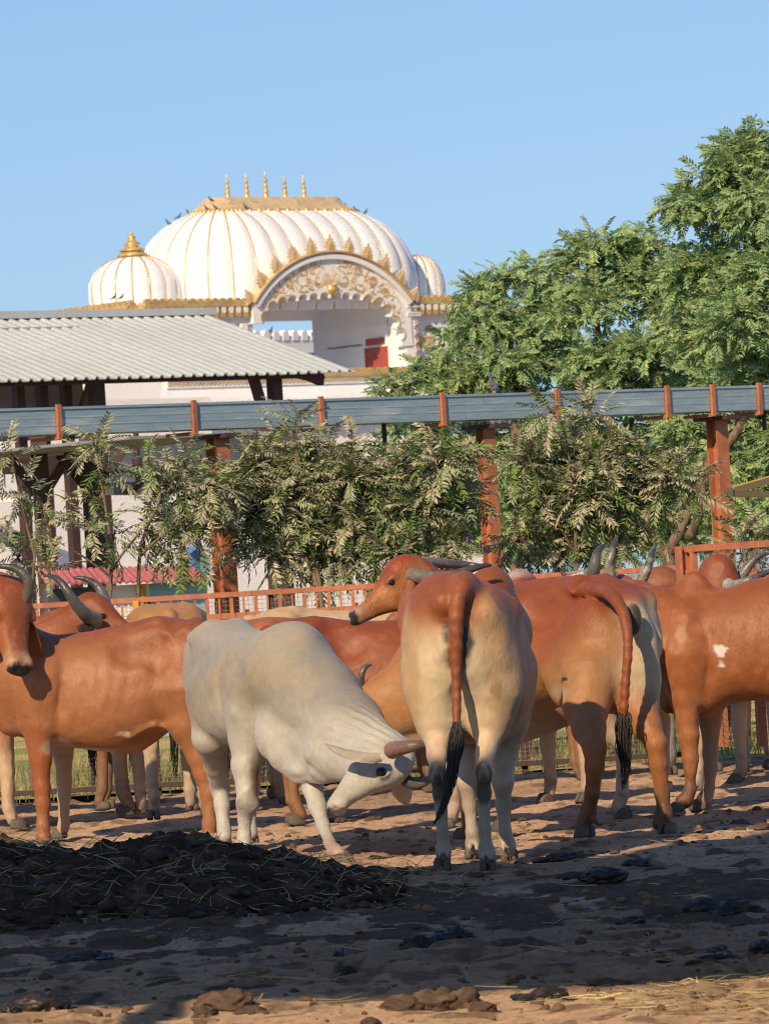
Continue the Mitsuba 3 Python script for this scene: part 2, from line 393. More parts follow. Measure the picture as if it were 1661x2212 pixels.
put('ridge_cap', (cap.reshape(-1, 3), grid_faces(len(cap), 96, True)[:, ::-1]), 'old_gold', TG, smooth=30)
for j in range(64):
    p, nn = stad(j / 64, .86); c = dome_c + U * p[0] + V_ * p[1] + ZZ * (ztop - .02)
    if nn[1] > -.4: s_ = trimesh.creation.icosphere(1, .075); put('bead', (s_.vertices * [1, 1, 1.25] + c, s_.faces), 'gold', TG, smooth=True)
fin = [(.0, 0), (.115, 0), (.12, .05), (.085, .12), (.075, .2), (.10, .23), (.105, .27), (.065, .31), (.06, .38), (.085, .41), (.085, .45), (.05, .48), (.045, .56), (.075, .59), (.078, .63), (.04, .67), (.03, .74), (.045, .77), (.02, .82), (.0, .93)]
fx = [489.5 + 41.2 * i for i in range(5)]
for i, px in enumerate(fx):
    q = on_plane(px + 2.5, 420, dome_c, V_)
    k = (1.0, 1.03, 1.1, 1.0, .97)[i] * .74
    put('finial', lathe(np.array(fin) * k, [q[0], q[1], ztop + .38], 16), 'gold', TG, smooth=True)
# small domes
def small_dome(px, py, d, r, parent, hscale=1.0, finial=True):
    c = at(px, py, d); n = 16; M = 160; pr = np.array([(.95, 0), (1.0, .2), (1.0, .42), (.92, .66), (.74, .88), (.48, 1.03), (.2, 1.1), (.1, 1.12)]) * [r, r * hscale]
    f_ = PchipInterpolator(np.linspace(0, 1, len(pr)), pr)
    g = np.zeros((30, M, 3))
    for i, t in enumerate(np.linspace(0, 1, 30)):
        rr, z = f_(t)
        for j in range(M):
            th = 2 * math.pi * j / M; lob = abs(math.sin(th * n / 2)) ** .6
            g[i, j] = c + [(rr * (1 + .035 * lob)) * math.cos(th), rr * (1 + .035 * lob) * math.sin(th), z]
    put('small_dome', (g.reshape(-1, 3), grid_faces(30, M, True)[:, ::-1]), 'dome_white', parent, smooth=50)
    for j in range(n):
        th = 2 * math.pi * j / n
        if math.sin(th) > .35: continue
        put('rib', tube([c + [f_(t)[0] * 1.008 * math.cos(th), f_(t)[0] * 1.008 * math.sin(th), f_(t)[1]] for t in np.linspace(0, 1, 16)], .028, 5), 'gold' if j % 2 else 'old_gold', parent, smooth=True)
    k = r / 1.2
    if finial: put('finial', lathe(np.array([(0, 0), (.42, 0), (.40, .08), (.30, .14), (.36, .17), (.33, .22), (.16, .27), (.19, .32), (.22, .37), (.12, .42), (.09, .5), (.13, .53), (.06, .58), (.035, .66), (0, .74)]) * k, c + [0, 0, r * hscale * 1.08], 20), 'gold', parent, smooth=True)
small_dome(293, 660, 148.0, 1.2, TG, 1.0)
small_dome(905, 655, 153.5, .72, TG, 1.65, False)
# cornices: a band with upright petals above and hanging petals below
petal_up = Polygon([(-.5, 0), (-.5, .45), (-.42, .75), (-.2, .95), (0, 1.0), (.2, .95), (.42, .75), (.5, .45), (.5, 0)])
def petals(a, b, z, n, w, h, down=False, out=.06, mb=None, mtl=None, parent=None):
    a, b = np.asarray(a, float), np.asarray(b, float); t = nrm(b - a); o = np.cross(t, ZZ)
    v, f = extrude(petal_up, 1.0); v = v * [w, h * (-1 if down else 1), out]
    if down: f = f[:, ::-1]
    for i in range(n):
        c = a + (b - a) * (i + .5) / n; (mb.add(place(v, [c[0], c[1], z], t, ZZ, o), f) if mb else put('petal', (place(v, [c[0], c[1], z], t, ZZ, o), f), mtl, parent))
def cornice(a, b, z, parent, k=1.0):
    a, b = np.asarray(a, float), np.asarray(b, float); t = nrm(b - a); o = np.cross(t, ZZ); L = np.linalg.norm((b - a)[:2])
    n = max(3, int(L / (.235 * k)))
    P = lambda q, dz, of: np.array([q[0], q[1], z + dz]) + o * of
    m = MB().beam(P(a, .0, .10), P(b, .0, .10), .34 * k, .10 * k); put('cornice', m.mesh(), 'gold', parent)
    petals(P(a, 0, .14), P(b, 0, .14), z + .04, n, .20 * k, .15 * k, False, .10, None, 'gold', parent)
    petals(P(a, 0, .16), P(b, 0, .16), z - .05 * k, n, .215 * k, .30 * k, True, .07, None, 'gold', parent)
    m = MB(); petals(P(a, 0, .235), P(b, 0, .235), z - .06 * k, n, .13 * k, .17 * k, True, .025, m); put('petal_row', m.mesh(), 'white_paint', parent, kind='stuff')
    m = MB().beam(P(a, -.16 * k, .03), P(b, -.16 * k, .03), .2 * k, .24 * k); put('cornice', m.mesh(), 'white_paint', parent)
cl, cr = fp(300, 660), fp(543, 655)
zcr = fp(540, 658)[1]
cornice(fw(cl[0], 0), fw(cr[0], 0), zcr, TG)
corner = fw(cl[0], 0); cornice(corner - V_ * 4.6, corner, zcr, TG)
r0, r1 = fp(876, 651)[0], fp(1040, 650)[0]
cornice(fw(r0, 0), fw(r1, 0), zcr - .02, TG)
# gateway arch
A0, A1 = fp(531, 645)[0], fp(872, 655)[0]; ac = (A0 + A1) / 2; hw_ = (A1 - A0) / 2
zspr = zcr + .0; rise = 1.32
Rr = (hw_ ** 2 + rise ** 2) / (2 * rise)
def arc(r_off, n=60, lim=1.0):
    th = math.asin(hw_ / Rr) * lim; a = np.linspace(-th, th, n)
    return np.c_[ac + (Rr + r_off) * np.sin(a), zspr + rise - Rr + (Rr + r_off) * np.cos(a)]
outer = arc(0.0)
low = np.array([(A0 + .32, zspr - .52), (A0 + .62, zspr - .12), (A0 + 1.05, zspr + .02), (ac - .6, zspr + .10), (ac, zspr + .13), (ac + .6, zspr + .10), (A1 - 1.25, zspr - .0), (A1 - .85, zspr - .2), (A1 - .58, zspr - .55), (A1 - .36, zspr - 1.05)])
lowc = catmull(low, 200)
poly = Polygon(np.vstack([[A0, zspr - .52], outer, [A1, zspr - 1.2], [A1 - .36, zspr - 1.2], lowc[::-1]])).buffer(0)
L_ = LineString(lowc); nsc = 15
sc = [L_.interpolate((i + .5) / nsc, normalized=True) for i in range(nsc)]
cut = unary_union([q.buffer(L_.length / nsc * .47) for q in sc])
tym = poly.difference(cut)
v, f = extrude(tym, .30); put('arch_panel', (fplace(v, -.02), f), 'white_paint', TG)
edge_pts = np.array(tym.exterior.coords)
mb = MB()
for q in sc:
    th = np.linspace(0, 2 * math.pi, 25); r = L_.length / nsc * .47
    pp = [np.array([q.x + r * math.cos(t), q.y + r * math.sin(t)]) for t in th]
    run = [p for p in pp if tym.buffer(.02).contains(Point(p))]
    if len(run) > 3:
        run.sort(key=lambda p: (math.atan2(p[1] - q.y, p[0] - q.x) + math.pi / 2 + 2 * math.pi) % (2 * math.pi))
        mb.tube([fw(p[0], p[1], .29) for p in run], .034, 5)
put('scallop_edge', mb.mesh(), 'old_gold', TG, smooth=True, kind='stuff')
rim = np.concatenate([arc(-.005), arc(.085)[::-1]]); v, f = extrude(Polygon(rim).buffer(0), .42); put('arch_rim', (fplace(v, -.02), f), 'pale_gold', TG)
rim = np.concatenate([arc(.03), arc(.06)[::-1]]); v, f = extrude(Polygon(rim).buffer(0), .06); put('arch_rim', (fplace(v, .403), f), 'gold', TG)
rim = np.concatenate([arc(-.15), arc(-.02)[::-1]]); v, f = extrude(Polygon(rim).buffer(0), .12); put('arch_band', (fplace(v, .279), f), 'white_paint', TG)
fl = np.array([(-.5, 0), (-.42, .16), (-.52, .3), (-.34, .34), (-.42, .5), (-.24, .52), (-.28, .68), (-.12, .72), (0, 1.0), (.12, .72), (.28, .68), (.24, .52), (.42, .5), (.34, .34), (.52, .3), (.42, .16), (.5, 0)])
th = math.asin(hw_ / Rr)
for i in range(11):
    a = -th * 1.0 + 2 * th * 1.0 * i / 10; sz = (.40, .45)[i not in (0, 10)]
    c = np.array([ac + (Rr + .08) * math.sin(a), zspr + rise - Rr + (Rr + .08) * math.cos(a)])
    v, f = extrude(Polygon(fl), .07); v = v * [sz * .9, sz, 1]
    tilt = a * .55; v2 = v.copy(); v2[:, 0] = v[:, 0] * math.cos(tilt) + v[:, 1] * math.sin(tilt); v2[:, 1] = -v[:, 0] * math.sin(tilt) + v[:, 1] * math.cos(tilt)
    v2[:, :2] += c; k1 = put('arch_crest', (fplace(v2, .28), f), 'pale_gold', TG)
    v, f = extrude(affinity.scale(Polygon(fl), .4, .6, origin=(0, .1)), .03); v = v * [sz * .78, sz, 1]
    v2 = v.copy(); v2[:, 0] = v[:, 0] * math.cos(tilt) + v[:, 1] * math.sin(tilt); v2[:, 1] = -v[:, 0] * math.sin(tilt) + v[:, 1] * math.cos(tilt)
    v2[:, :2] += c; put('boss', (fplace(v2, .352), f), 'gold', k1)
# carved scrolls on the arch panel
mb, mg = MB(), MB()
inside = tym.buffer(-.07)
g = np.random.default_rng(3)
def spiral(c, r, turns, a0, hand, lead):
    t = np.linspace(0, 1, 26); th_ = a0 + hand * turns * 2 * math.pi * t; rr = r * (1 - .86 * t)
    return np.c_[c[0] + rr * np.cos(th_), c[1] + rr * np.sin(th_)]
def stroke(p2, w, m):
    ok = [inside.contains(Point(q)) for q in p2]
    run = p2[np.array(ok)] if sum(ok) > 3 else None
    if run is not None:
        l = len(run); m.tube([fw(q[0], q[1], .285) for q in run], w * np.interp(np.linspace(0, 1, l), [0, .3, 1], [.5, 1, .35]), 5)
for side in (-1, 1):
    for (dx, dz, r, a0, hd) in ((.45, .62, .26, 2.6, 1), (.95, .80, .24, 3.6, -1), (1.0, .38, .25, 2.0, 1), (1.45, .52, .22, 3.4, -1), (1.5, .14, .2, 1.6, 1), (1.85, .2, .2, 2.9, -1), (2.05, -.12, .2, 2.4, 1), (.55, 1.02, .18, 2.2, -1), (.28, .30, .15, 2.6, 1), (2.2, -.5, .16, 2.4, -1)):
        for rep, (kr, da_) in enumerate(((1, 0), (.72, .5), (.45, 1.1))):
            p2 = spiral((0, 0), r * kr, 1.05, a0 + da_, hd, 0); p2 = np.c_[ac + side * (dx + p2[:, 0]), zspr + dz + p2[:, 1]]
            stroke(p2, .030, mb if rep != 1 else mg)
        for q in range(7):
            b0 = a0 + q * .85; p = np.array([[dx + r * (1 + .1) * math.cos(b0), dz + r * 1.1 * math.sin(b0)], [dx + r * 1.35 * math.cos(b0 + .2), dz + r * 1.35 * math.sin(b0 + .2)], [dx + r * 1.5 * math.cos(b0 + .6), dz + r * 1.45 * math.sin(b0 + .6)], [dx + r * 1.4 * math.cos(b0 + .95), dz + r * 1.35 * math.sin(b0 + .95)]])
            p = catmull(p, 8); stroke(np.c_[ac + side * p[:, 0], zspr + p[:, 1]], .028, mg if q % 3 == 0 else mb)
for q in np.linspace(-1, 1, 9):
    p = catmull(np.array([[ac + q * .08, zspr + .42], [ac + q * .3, zspr + .66], [ac + q * .22, zspr + .98 - abs(q) * .2]]), 10); stroke(p, .03, mb)
put('carving', mb.mesh(), 'pale_gold', TG, smooth=True, kind='stuff'); put('carving', mg.mesh(), 'gold', TG, smooth=True, kind='stuff')
put('carved_vase', lathe([(0, 0), (.07, .01), (.15, .09), (.17, .16), (.12, .22), (.16, .26), (0, .26)], fw(ac, zspr + .22, .27), 14), 'gold', TG, smooth=True)
# piers, inner wall, ceiling, door
zfl = fp(780, 801)[1]
m = MB()
def fbox(a0, a1, b0, b1, o0, o1, m=None, bev=0.0):
    m = m or MB()
    c = fw((a0 + a1) / 2, (b0 + b1) / 2, (o0 + o1) / 2)
    return m.box(c, U * (a1 - a0) / 2, ZZ * (b1 - b0) / 2, V_ * (o1 - o0) / 2, bev)
p0_, p1_ = fp(864, 700)[0], fp(888, 700)[0]
put('pier', fbox(p0_ - .02, p1_, zfl - .4, zspr - .05, -.5, .22, bev=.02).mesh(), 'white_paint', TG)
for b in (zspr - .12, zspr - .3, zspr - .36): fbox(p1_ - .36, p1_ + .1, b - .04, b, -.2, .32, m)
put('pier_moulding', m.mesh(), 'white_paint', TG)
mb = MB()
for i in range(11):
    zz = zspr - .5 - i * .12
    mb.tube([fw(p1_ - .02 + .07 * math.sin(q * 2.6 + i * math.pi), zz - .12 * q, .235) for q in np.linspace(0, 1, 7)], .028, 5)
put('pier_carving', mb.mesh(), 'old_gold', TG, smooth=True, kind='stuff')
put('wall', fbox(p1_ + .002, fp(1060, 700)[0], zfl - .5, zspr - .1, -.6, .0).mesh(), 'white_paint', TG)
put('carved_panel', fbox(fp(902, 735)[0], fp(935, 735)[0], fp(915, 752)[1], fp(915, 725)[1], .0, .05).mesh(), 'old_gold', TG)
q0, q1 = fp(430, 690)[0], fp(546, 690)[0]
put('pier', fbox(q0, q1, zfl - .5, zspr - .1, -.9, -.02).mesh(), 'white_paint', TG)
mb = MB()
for i in range(3): fbox(q1 - .5 - .45 * i, q1 - .3 - .45 * i, zfl, zspr - .5, -.02, .16, mb)
put('pilaster', mb.mesh(), 'white_paint', TG)
Lw = 3.75
put('inner_wall', fbox(p0_ - .06, p0_ + .6, zfl - .5, zspr + .3, -Lw, -.52).mesh(), 'white_paint', TG)
put('string_course', fbox(p0_ - .12, p0_ - .06, zspr - .62, zspr - .55, -Lw, -.45).mesh(), 'white_paint', TG)
put('string_course', fbox(p0_ - .10, p0_ - .06, zspr - 1.06, zspr - 1.03, -3.1, -1.6).mesh(), 'dark_sheet', TG)
put('ceiling', fbox(A0 + .1, p0_ + .6, zspr + .12, zspr + .3, -Lw - .4, -.3).mesh(), 'white_paint', TG)
put('cross_beam', fbox(A0 + .3, p0_ - .06, zspr - .22, zspr + .115, -Lw, -Lw + .35).mesh(), 'wall_white', TG)
dk = put('door', fbox(p0_ - .1, p0_ - .061, zfl - .05, zspr - 1.15, -1.5, -.5, bev=.01).mesh(), 'red_door', TG)
put('door_handle', fbox(p0_ - .125, p0_ - .10, zfl + .38, zfl + .43, -1.0, -.9).mesh(), 'dark_steel', dk)
for b0_, b1_ in ((.12, .45), (.55, .9), (1.0, 1.25)):
    put('door_panel', fbox(p0_ - .112, p0_ - .101, zfl + b0_ * .75, zfl + b1_ * .75, -1.4, -.62, bev=.005).mesh(), 'red_door', dk)
put('platform', fbox(fp(330, 800)[0], fp(1080, 800)[0], zfl - 1.6, zfl - .48, -4.6, .35).mesh(), 'white_paint', TG)
put('block', fbox(cl[0], q0, zfl - .5, zcr - .28, -4.6, -.1).mesh(), 'white_paint', TG)
put('roof_deck', fbox(cl[0] - .02, fp(1040, 650)[0], zcr + .05, zcr + .12, -5.2, -.0).mesh(), 'white_paint', TG)
put('rear_pier', fbox(fp(1000, 700)[0], fp(1060, 700)[0], zfl - .5, zspr, -5, -.7).mesh(), 'white_paint', TG)
# balustrade of gold petals and the bands of the storey below
b0, b1 = fw(fp(330, 812)[0], 0, .5), fw(fp(1080, 800)[0], 0, .5)
zb = fp(800, 806, .5)[1]
petals(b0, b1, zb, 44, .28, .16, False, .12, None, 'gold', TG)
put('cornice', MB().beam([b0[0], b0[1], zb - .03] , [b1[0], b1[1], zb - .03], .3, .09).mesh(), 'gold', TG)
put('band', MB().beam([b0[0], b0[1], zb - .17], [b1[0], b1[1], zb - .17], .22, .18).mesh(), 'white_paint', TG)
m = MB(); petals([b0[0], b0[1], 0] + V_ * .12, [b1[0], b1[1], 0] + V_ * .12, zb - .11, 90, .1, .10, True, .02, m); put('petal_row', m.mesh(), 'old_gold', TG, kind='stuff')
prof = [(.12, -.27), (.2, -.33), (.30, -.45), (.50, -.60), (.52, -.68), (.0, -.68)]
gr = np.array([[q + V_ * (o - .1) + ZZ * (zb + z) for q in (b0 * [1, 1, 0] - U * .35, b1 * [1, 1, 0])] for o, z in prof])
put('curved_eave', (gr.reshape(-1, 3), grid_faces(len(prof), 2)), 'white_paint', TG, smooth=40)
c0, c1 = b0 * [1, 1, 0] - U * .35 + V_ * .38, b1 * [1, 1, 0] + V_ * .38
petals(c0, c1, zb - .66, 46, .2, .24, True, .06, None, 'gold', TG)
put('wall', fbox(fp(330, 800)[0] - .2, fp(1080, 800)[0], 0, zb - .66, -4.4, .30).mesh(), 'wall_white', TG)
# parapet seen through the arch
PW = thing('parapet_wall', 'white parapet wall with rounded merlons seen through the gateway arch', 'wall')
w0, w1 = at(500, 728, 172), at(672, 709, 175); zt = w0[2]
t = nrm((w1 - w0) * [1, 1, 0]); o = np.cross(t, ZZ)
w0, w1 = w0 - t * 2, w1 + t * 6
put('wall', MB().beam([w0[0], w0[1], (zt - .1) / 2], [w1[0], w1[1], (zt - .1) / 2], .4, zt - .1).mesh(), 'white_paint', PW)
for hz_ in (.55, .9): put('ledge', MB().beam([*(w0[:2] + o[:2] * .2), zt - hz_], [*(w1[:2] + o[:2] * .2), zt - hz_], .12, .06).mesh(), 'dark_sheet', PW)
n = 26; v, f = extrude(petal_up, .25); v = v * [.30, .32, 1]
for i in range(n):
    c = w0 + (w1 - w0) * (i + .5) / n; put('merlon', (place(v, [c[0], c[1], zt - .12], t, ZZ, o), f), 'white_paint', PW)

# ---- corrugated cattle shed
CS = thing('cattle_shed', 'long open shed with a pale corrugated sheet roof at the left', 'shed')
e0 = at(-40, 826.5, 69.8)
def eave_pt(px):        # on the eave line along U
    n = np.array([-V_[0], -V_[1], 0]); 
    r = at(px, 0, 1.0) - CAM; r[2] = 0
    a = np.array([[U[0], -r[0]], [U[1], -r[1]]]); k = np.linalg.solve(a, -e0[:2])
    return np.array([e0[0] + U[0] * k[0], e0[1] + U[1] * k[0], e0[2]])
L1 = np.linalg.norm((eave_pt(724) - e0)[:2]); run, rs = 3.25, 1.02
per = .172; nrib = int(L1 / per)
prof1 = [(0, 0), (.26, 0), (.38, .032), (.60, .032), (.72, 0)]
sheet = 6
for k0 in range(0, nrib, sheet):
    aa, zz = [], []
    for r_ in range(k0, min(k0 + sheet, nrib)):
        for u_, h_ in prof1: aa.append((r_ + u_) * per); zz.append(h_)
    aa.append(min(k0 + sheet, nrib) * per + .02); zz.append(0 + .002)
    aa, zz = np.array(aa), np.array(zz) + .004 * ((k0 // sheet) % 2)
    g = np.array([[e0 + U * a + ZZ * (h_ + rs * q - .0) - V_ * run * q for a, h_ in zip(aa, zz)] for q in np.linspace(0, 1, 5)])
    v, f = slab(g, .012); put('roof_sheet', (v, f), 'roof_tin', CS)
ridge0 = e0 - V_ * run + ZZ * (rs + .03)
put('ridge_cap', MB().beam(ridge0 - U * .2, ridge0 + U * (L1 + .05), .42, .10).mesh(), 'roof_tin', CS)
def eo(px, o): q = on_plane(px, 820, e0 - V_ * o, V_); return np.array([q[0], q[1], e0[2]])
def shed_col(px, o, w, z1, name='column'):
    q = eo(px, o); return put(name, MB().beam([q[0], q[1], 0], [q[0], q[1], z1], w, w, U).mesh(), 'dark_steel', CS)
for px, o, w in ((592, .5, .15), (207, .5, .16)): shed_col(px, o, w, e0[2] + .12)
q = eo(566, .5); q2 = eo(543, .5)
put('strut', MB().beam([q[0], q[1], e0[2] - .5], [*q2[:2], e0[2] + .12], .11, .11, U).mesh(), 'dark_steel', CS)
q = eave_pt(676) - V_ * .3; q2 = eave_pt(632) - V_ * .3
put('rafter', MB().beam(q + ZZ * -.08, q - V_ * 3 + ZZ * .88, .1, .13).mesh(), 'dark_steel', CS)
put('rafter', MB().beam(q + ZZ * -.06, q2 + ZZ * .02, .1, .13).mesh(), 'dark_steel', CS)
for qq in (.25, 1.2, 2.2, 3.1): put('purlin', MB().beam(e0 - V_ * qq + ZZ * (rs * qq / run - .07), e0 - V_ * qq + ZZ * (rs * qq / run - .07) + U * (L1 - .4), .06, .1).mesh(), 'dark_steel', CS)
for px in (38, 88, 140): shed_col(px, .9, .12, e0[2] + .15, 'truss_post')
wl = eo(-90, 2.6); wr = eo(176, 2.6)
put('back_sheet', MB().beam([wl[0], wl[1], e0[2] + .1], [wr[0], wr[1], e0[2] + .1], .05, 1.5).mesh(), 'grey_sheet', CS)
put('rafter', MB().beam(eo(170, 2.4) + ZZ * -.35, eo(205, .6) + ZZ * .1, .1, .14).mesh(), 'dark_steel', CS)

# ---- lean-to roof and columns in the shade below
LT = thing('lean_to', 'lean-to with columns coloured dark for the shade they stand in, below the pale roof at the left', 'shed')
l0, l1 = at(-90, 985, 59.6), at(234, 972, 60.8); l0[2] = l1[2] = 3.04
put('roof_sheet', MB().beam(l0, l1, 6.4, .03).mesh(), 'grey_sheet', LT)  # roof sheet widened towards the sun to throw shade on the columns
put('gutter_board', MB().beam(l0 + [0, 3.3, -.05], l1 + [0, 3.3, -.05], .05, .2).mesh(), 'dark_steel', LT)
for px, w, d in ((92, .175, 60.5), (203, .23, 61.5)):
    q = at(px, 1100, d); put('column', MB().beam([q[0], q[1], 0], [q[0], q[1], l0[2] + .2], w, w, (0, 1, 0)).mesh(), 'dark_steel', LT)  # near-black colour doubles for the shade on these columns
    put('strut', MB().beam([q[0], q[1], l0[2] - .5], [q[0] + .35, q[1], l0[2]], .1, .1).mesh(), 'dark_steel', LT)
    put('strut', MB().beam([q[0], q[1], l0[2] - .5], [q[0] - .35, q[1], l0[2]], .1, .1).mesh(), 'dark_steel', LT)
AW = thing('shaded_roof_slope', 'roof slope in shade made as a dark net stretched behind the metal trough at the left', 'roof_slope')  # stands in for a shaded roof slope; its darkness is in the colour
q = [at(236, 962, 63), at(640, 925, 66), at(640, 1040, 66), at(236, 1045, 63)]
g = np.array([[q[0] * (1 - s) + q[1] * s + 0.0 for s in np.linspace(0, 1, 14)], [q[3] * (1 - s) + q[2] * s + np.array([0, -.5, 0]) for s in np.linspace(0, 1, 14)]])
g = np.array([g[0] * (1 - t) + g[1] * t + np.array([0, 0.12 * math.sin(t * 3.1), 0]) for t in np.linspace(0, 1, 8)])
put('slope_sheet', slab(g, .02), 'shaded_slope_mat', AW)
put('slope_foot', MB().beam(at(236, 1057, 62.4), at(640, 1052, 65.4), .12, .13).mesh(), 'dark_sheet', AW)
q = at(297, 1000, 62); z1 = at(297, 930, 62)[2]; z2 = at(297, 1062, 62)[2]
put('pole', lathe([(0, z2), (.12, z2), (.10, z2 + .06), (.035, z2 + .12), (.035, z2 + .25), (.06, z2 + .3), (.06, z2 + .36), (.032, z2 + .4), (.032, z1), (0, z1)], [q[0], q[1], 0], 12), 'dark_steel', AW)
for px in (585,): q = at(px, 1000, 64); put('column', MB().beam([q[0], q[1], 0], [q[0], q[1], at(px, 925, 64)[2]], .22, .22, (0, 1, 0)).mesh(), 'dark_steel', AW)

# ---- white building, red-roofed hut
WB = thing('white_building', 'tall plain white building wall behind the shed at the left', 'building')
c0, c1 = at(-120, 1100, 104), at(447, 1100, 108); zt = at(0, 868, 104)[2]
put('wall', MB().beam([c0[0], c0[1], zt / 2], [c1[0], c1[1], zt / 2], .6, zt).mesh(), 'wall_white', WB)
q = at(158, 1010, 103.5); put('vent', MB().box(q, (.28, 0, 0), (0, .05, 0), (0, 0, .12)).mesh(), 'dark_sheet', WB)
put('ledge', MB().beam(at(-120, 1085, 103.4), at(52, 1078, 103.6), .4, .1).mesh(), 'wall_white', WB)
SW = thing('white_building', 'low white annex under the gold-trimmed storey of the gateway', 'building')
c0, c1 = at(180, 850, 120), at(330, 850, 121); zt = at(250, 822, 120)[2]
put('wall', MB().beam([c0[0], c0[1], zt / 2], [c1[0], c1[1], zt / 2], .6, zt).mesh(), 'wall_white', SW)
HU = thing('roadside_hut', 'low hut with a faded red tin roof and white and blue walls beyond the fence', 'hut')
h0, h1 = at(100, 1262, 54), at(452, 1253, 55)
rd = np.array([-.1, 1.0, 0])
aa = np.arange(0, 1.0001, .0125)
g = np.array([[h0 * (1 - a) + h1 * a + rd * 2.4 * q + ZZ * (.16 * q + .012 * math.sin(a * 2 * math.pi * 24)) for a in aa] for q in np.linspace(0, 1, 3)])
put('roof', slab(g, .02), 'red_tin', HU)
zr = h0[2] - .05
for a, b, m_ in ((.3, .62, 'wall_white'), (.62, .98, 'blue_wall'), (.0, .3, 'dark_sheet')):
    p, q = h0 * (1 - a) + h1 * a, h0 * (1 - b) + h1 * b; p = p + rd * .3; q = q + rd * .3
    put('wall', MB().beam([p[0], p[1], zr / 2], [q[0], q[1], zr / 2], .1, zr).mesh(), m_, HU)
q = h0 * .42 + h1 * .58 + rd * .2; put('door_post', MB().beam([q[0], q[1], 0], [q[0], q[1], zr], .1, .06, U).mesh(), 'yellow_paint', HU)
TP = thing('blue_tarpaulin', 'bright blue tarpaulin hanging above the red tin roof', 'tarpaulin')
q = [at(392, 1182, 66), at(452, 1178, 66), at(456, 1242, 65.5), at(384, 1245, 65.5)]
g = np.array([[(q[0] * (1 - s) + q[1] * s) * (1 - t) + (q[3] * (1 - s) + q[2] * s) * t + np.array([0, .1 * math.sin(s * 9 + t * 2), 0]) for s in np.linspace(0, 1, 12)] for t in np.linspace(0, 1, 8)])
scene[TP] = mikit.ply(slab(g, .01), 'blue_tarp', smooth=30)

# ---- metal trough on orange posts
MT = thing('water_trough', 'long galvanised metal trough carried on orange steel posts and straps', 'trough')
T0 = at(830, 900, 42.0)
def tp(px, py, o=0.0): return on_plane(px, py, T0 + V_ * o, V_)
ztt, zbt = tp(830, 857)[2], tp(830, 913)[2]
brk = [-178, 127, 420, 695, 958, 1206, 1444, 1643, 1860]
def txy(px, o=0.0): q = tp(px, 900, o); return np.array([q[0], q[1], 0])
wT = .34
for i in range(len(brk) - 1):
    a, b = txy(brk[i]), txy(brk[i + 1] - .0) - U * .006
    pr = [(0, ztt), (.018, ztt), (.018, ztt - .018), (.004, ztt - .022), (.004, ztt - .07), (.006, ztt - .075), (.006, ztt - .081), (.004, ztt - .086), (.004, ztt - .125), (.006, ztt - .130), (.006, ztt - .136), (.004, ztt - .141), (.004, zbt), (-wT, zbt), (-wT, ztt), (-wT + .012, ztt), (-wT + .012, zbt + .012), (-.008, zbt + .012), (-.008, ztt)]
    pol = Polygon([(o, z) for o, z in pr]).buffer(0); v, f = extrude(pol, np.linalg.norm(b - a))
    put('panel', (place(v, a, V_, ZZ, U) , f[:, ::-1]), 'galv', MT)
for px in brk[1:-1] + [1542]:
    q = txy(px, .02); k_ = put('strap', MB().box(q + ZZ * ((ztt + zbt) / 2 - .012), U * .021, V_ * .014, ZZ * ((ztt - zbt) / 2 + .03), .003).mesh(), 'orange_paint', MT)
    put('strap_foot', MB().box(q - V_ * .17 + ZZ * (zbt - .03), U * .02, V_ * .17, ZZ * .013).mesh(), 'orange_paint', k_)
def ibeam(c, w, z1, name, parent, mtl='orange_paint', ax=U, ay=V_, z0=0.0):
    m = MB()
    for s in (-1, 1): m.box([c[0], c[1], (z0 + z1) / 2] + ay * s * w * .46, ax * w / 2, ay * w * .05, ZZ * (z1 - z0) / 2)
    m.box([c[0], c[1], (z0 + z1) / 2], ax * w * .06, ay * w * .41, ZZ * (z1 - z0) / 2)
    return put(name, m.mesh(), mtl, parent)
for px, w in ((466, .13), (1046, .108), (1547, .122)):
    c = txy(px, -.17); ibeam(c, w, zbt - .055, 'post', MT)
    put('cross_arm', MB().box([c[0], c[1], zbt - .052], U * .07, V_ * .2, ZZ * .016).mesh(), 'dark_steel', MT)  # arm coloured dark to stand in for shade under the trough
for px in (828, 1650): c = txy(px, -.2); put('drain_pipe', MB().tube([[c[0], c[1], zbt], [c[0], c[1], zbt - .16]], .018, 8).mesh(), 'dark_steel', MT)

# ---- steel fence with welded mesh
FE = thing('yard_fence', 'orange steel fence with short pickets and welded wire mesh across the back of the yard', 'fence')
FD = 38.6
def fx_(px): return (px - 830.5) / FOCAL * FD + .0 * px
def fxx(px): return at(px, 1270 - .0594 * (px - 830), FD)[0]
zT = 1.372
xa, xb = fxx(-90), fxx(1475)
def rail(z, h, y=FD, x0=None, x1=None, t=.04, parent=FE, name='rail', mtl='orange_paint'):
    put(name, MB().box([((xa if x0 is None else x0) + (xb if x1 is None else x1)) / 2, y, z], [((xb if x1 is None else x1) - (xa if x0 is None else x0)) / 2, 0, 0], [0, t / 2, 0], [0, 0, h / 2], .003).mesh(), mtl, parent)
rail(zT - .019, .038); rail(zT - .30, .03); rail(.06, .035, mtl='dark_steel')
k = 0; x = xa + .04
while x < xb:
    w = .026 if k % 2 == 0 else .014
    put('picket', MB().box([x, FD + .002, zT - .168], [w / 2, 0, 0], [0, .012, 0], [0, 0, .125]).mesh(), 'orange_paint', FE); x += .0845; k += 1
for px in (60, 318, 583, 850, 1110, 1330):
    x = fxx(px); put('post', MB().box([x, FD + .045, .66], [.022, 0, 0], [0, .022, 0], [0, 0, .70], .003).mesh(), 'orange_paint' if px not in (318, 583, 1110) else 'dark_steel', FE)
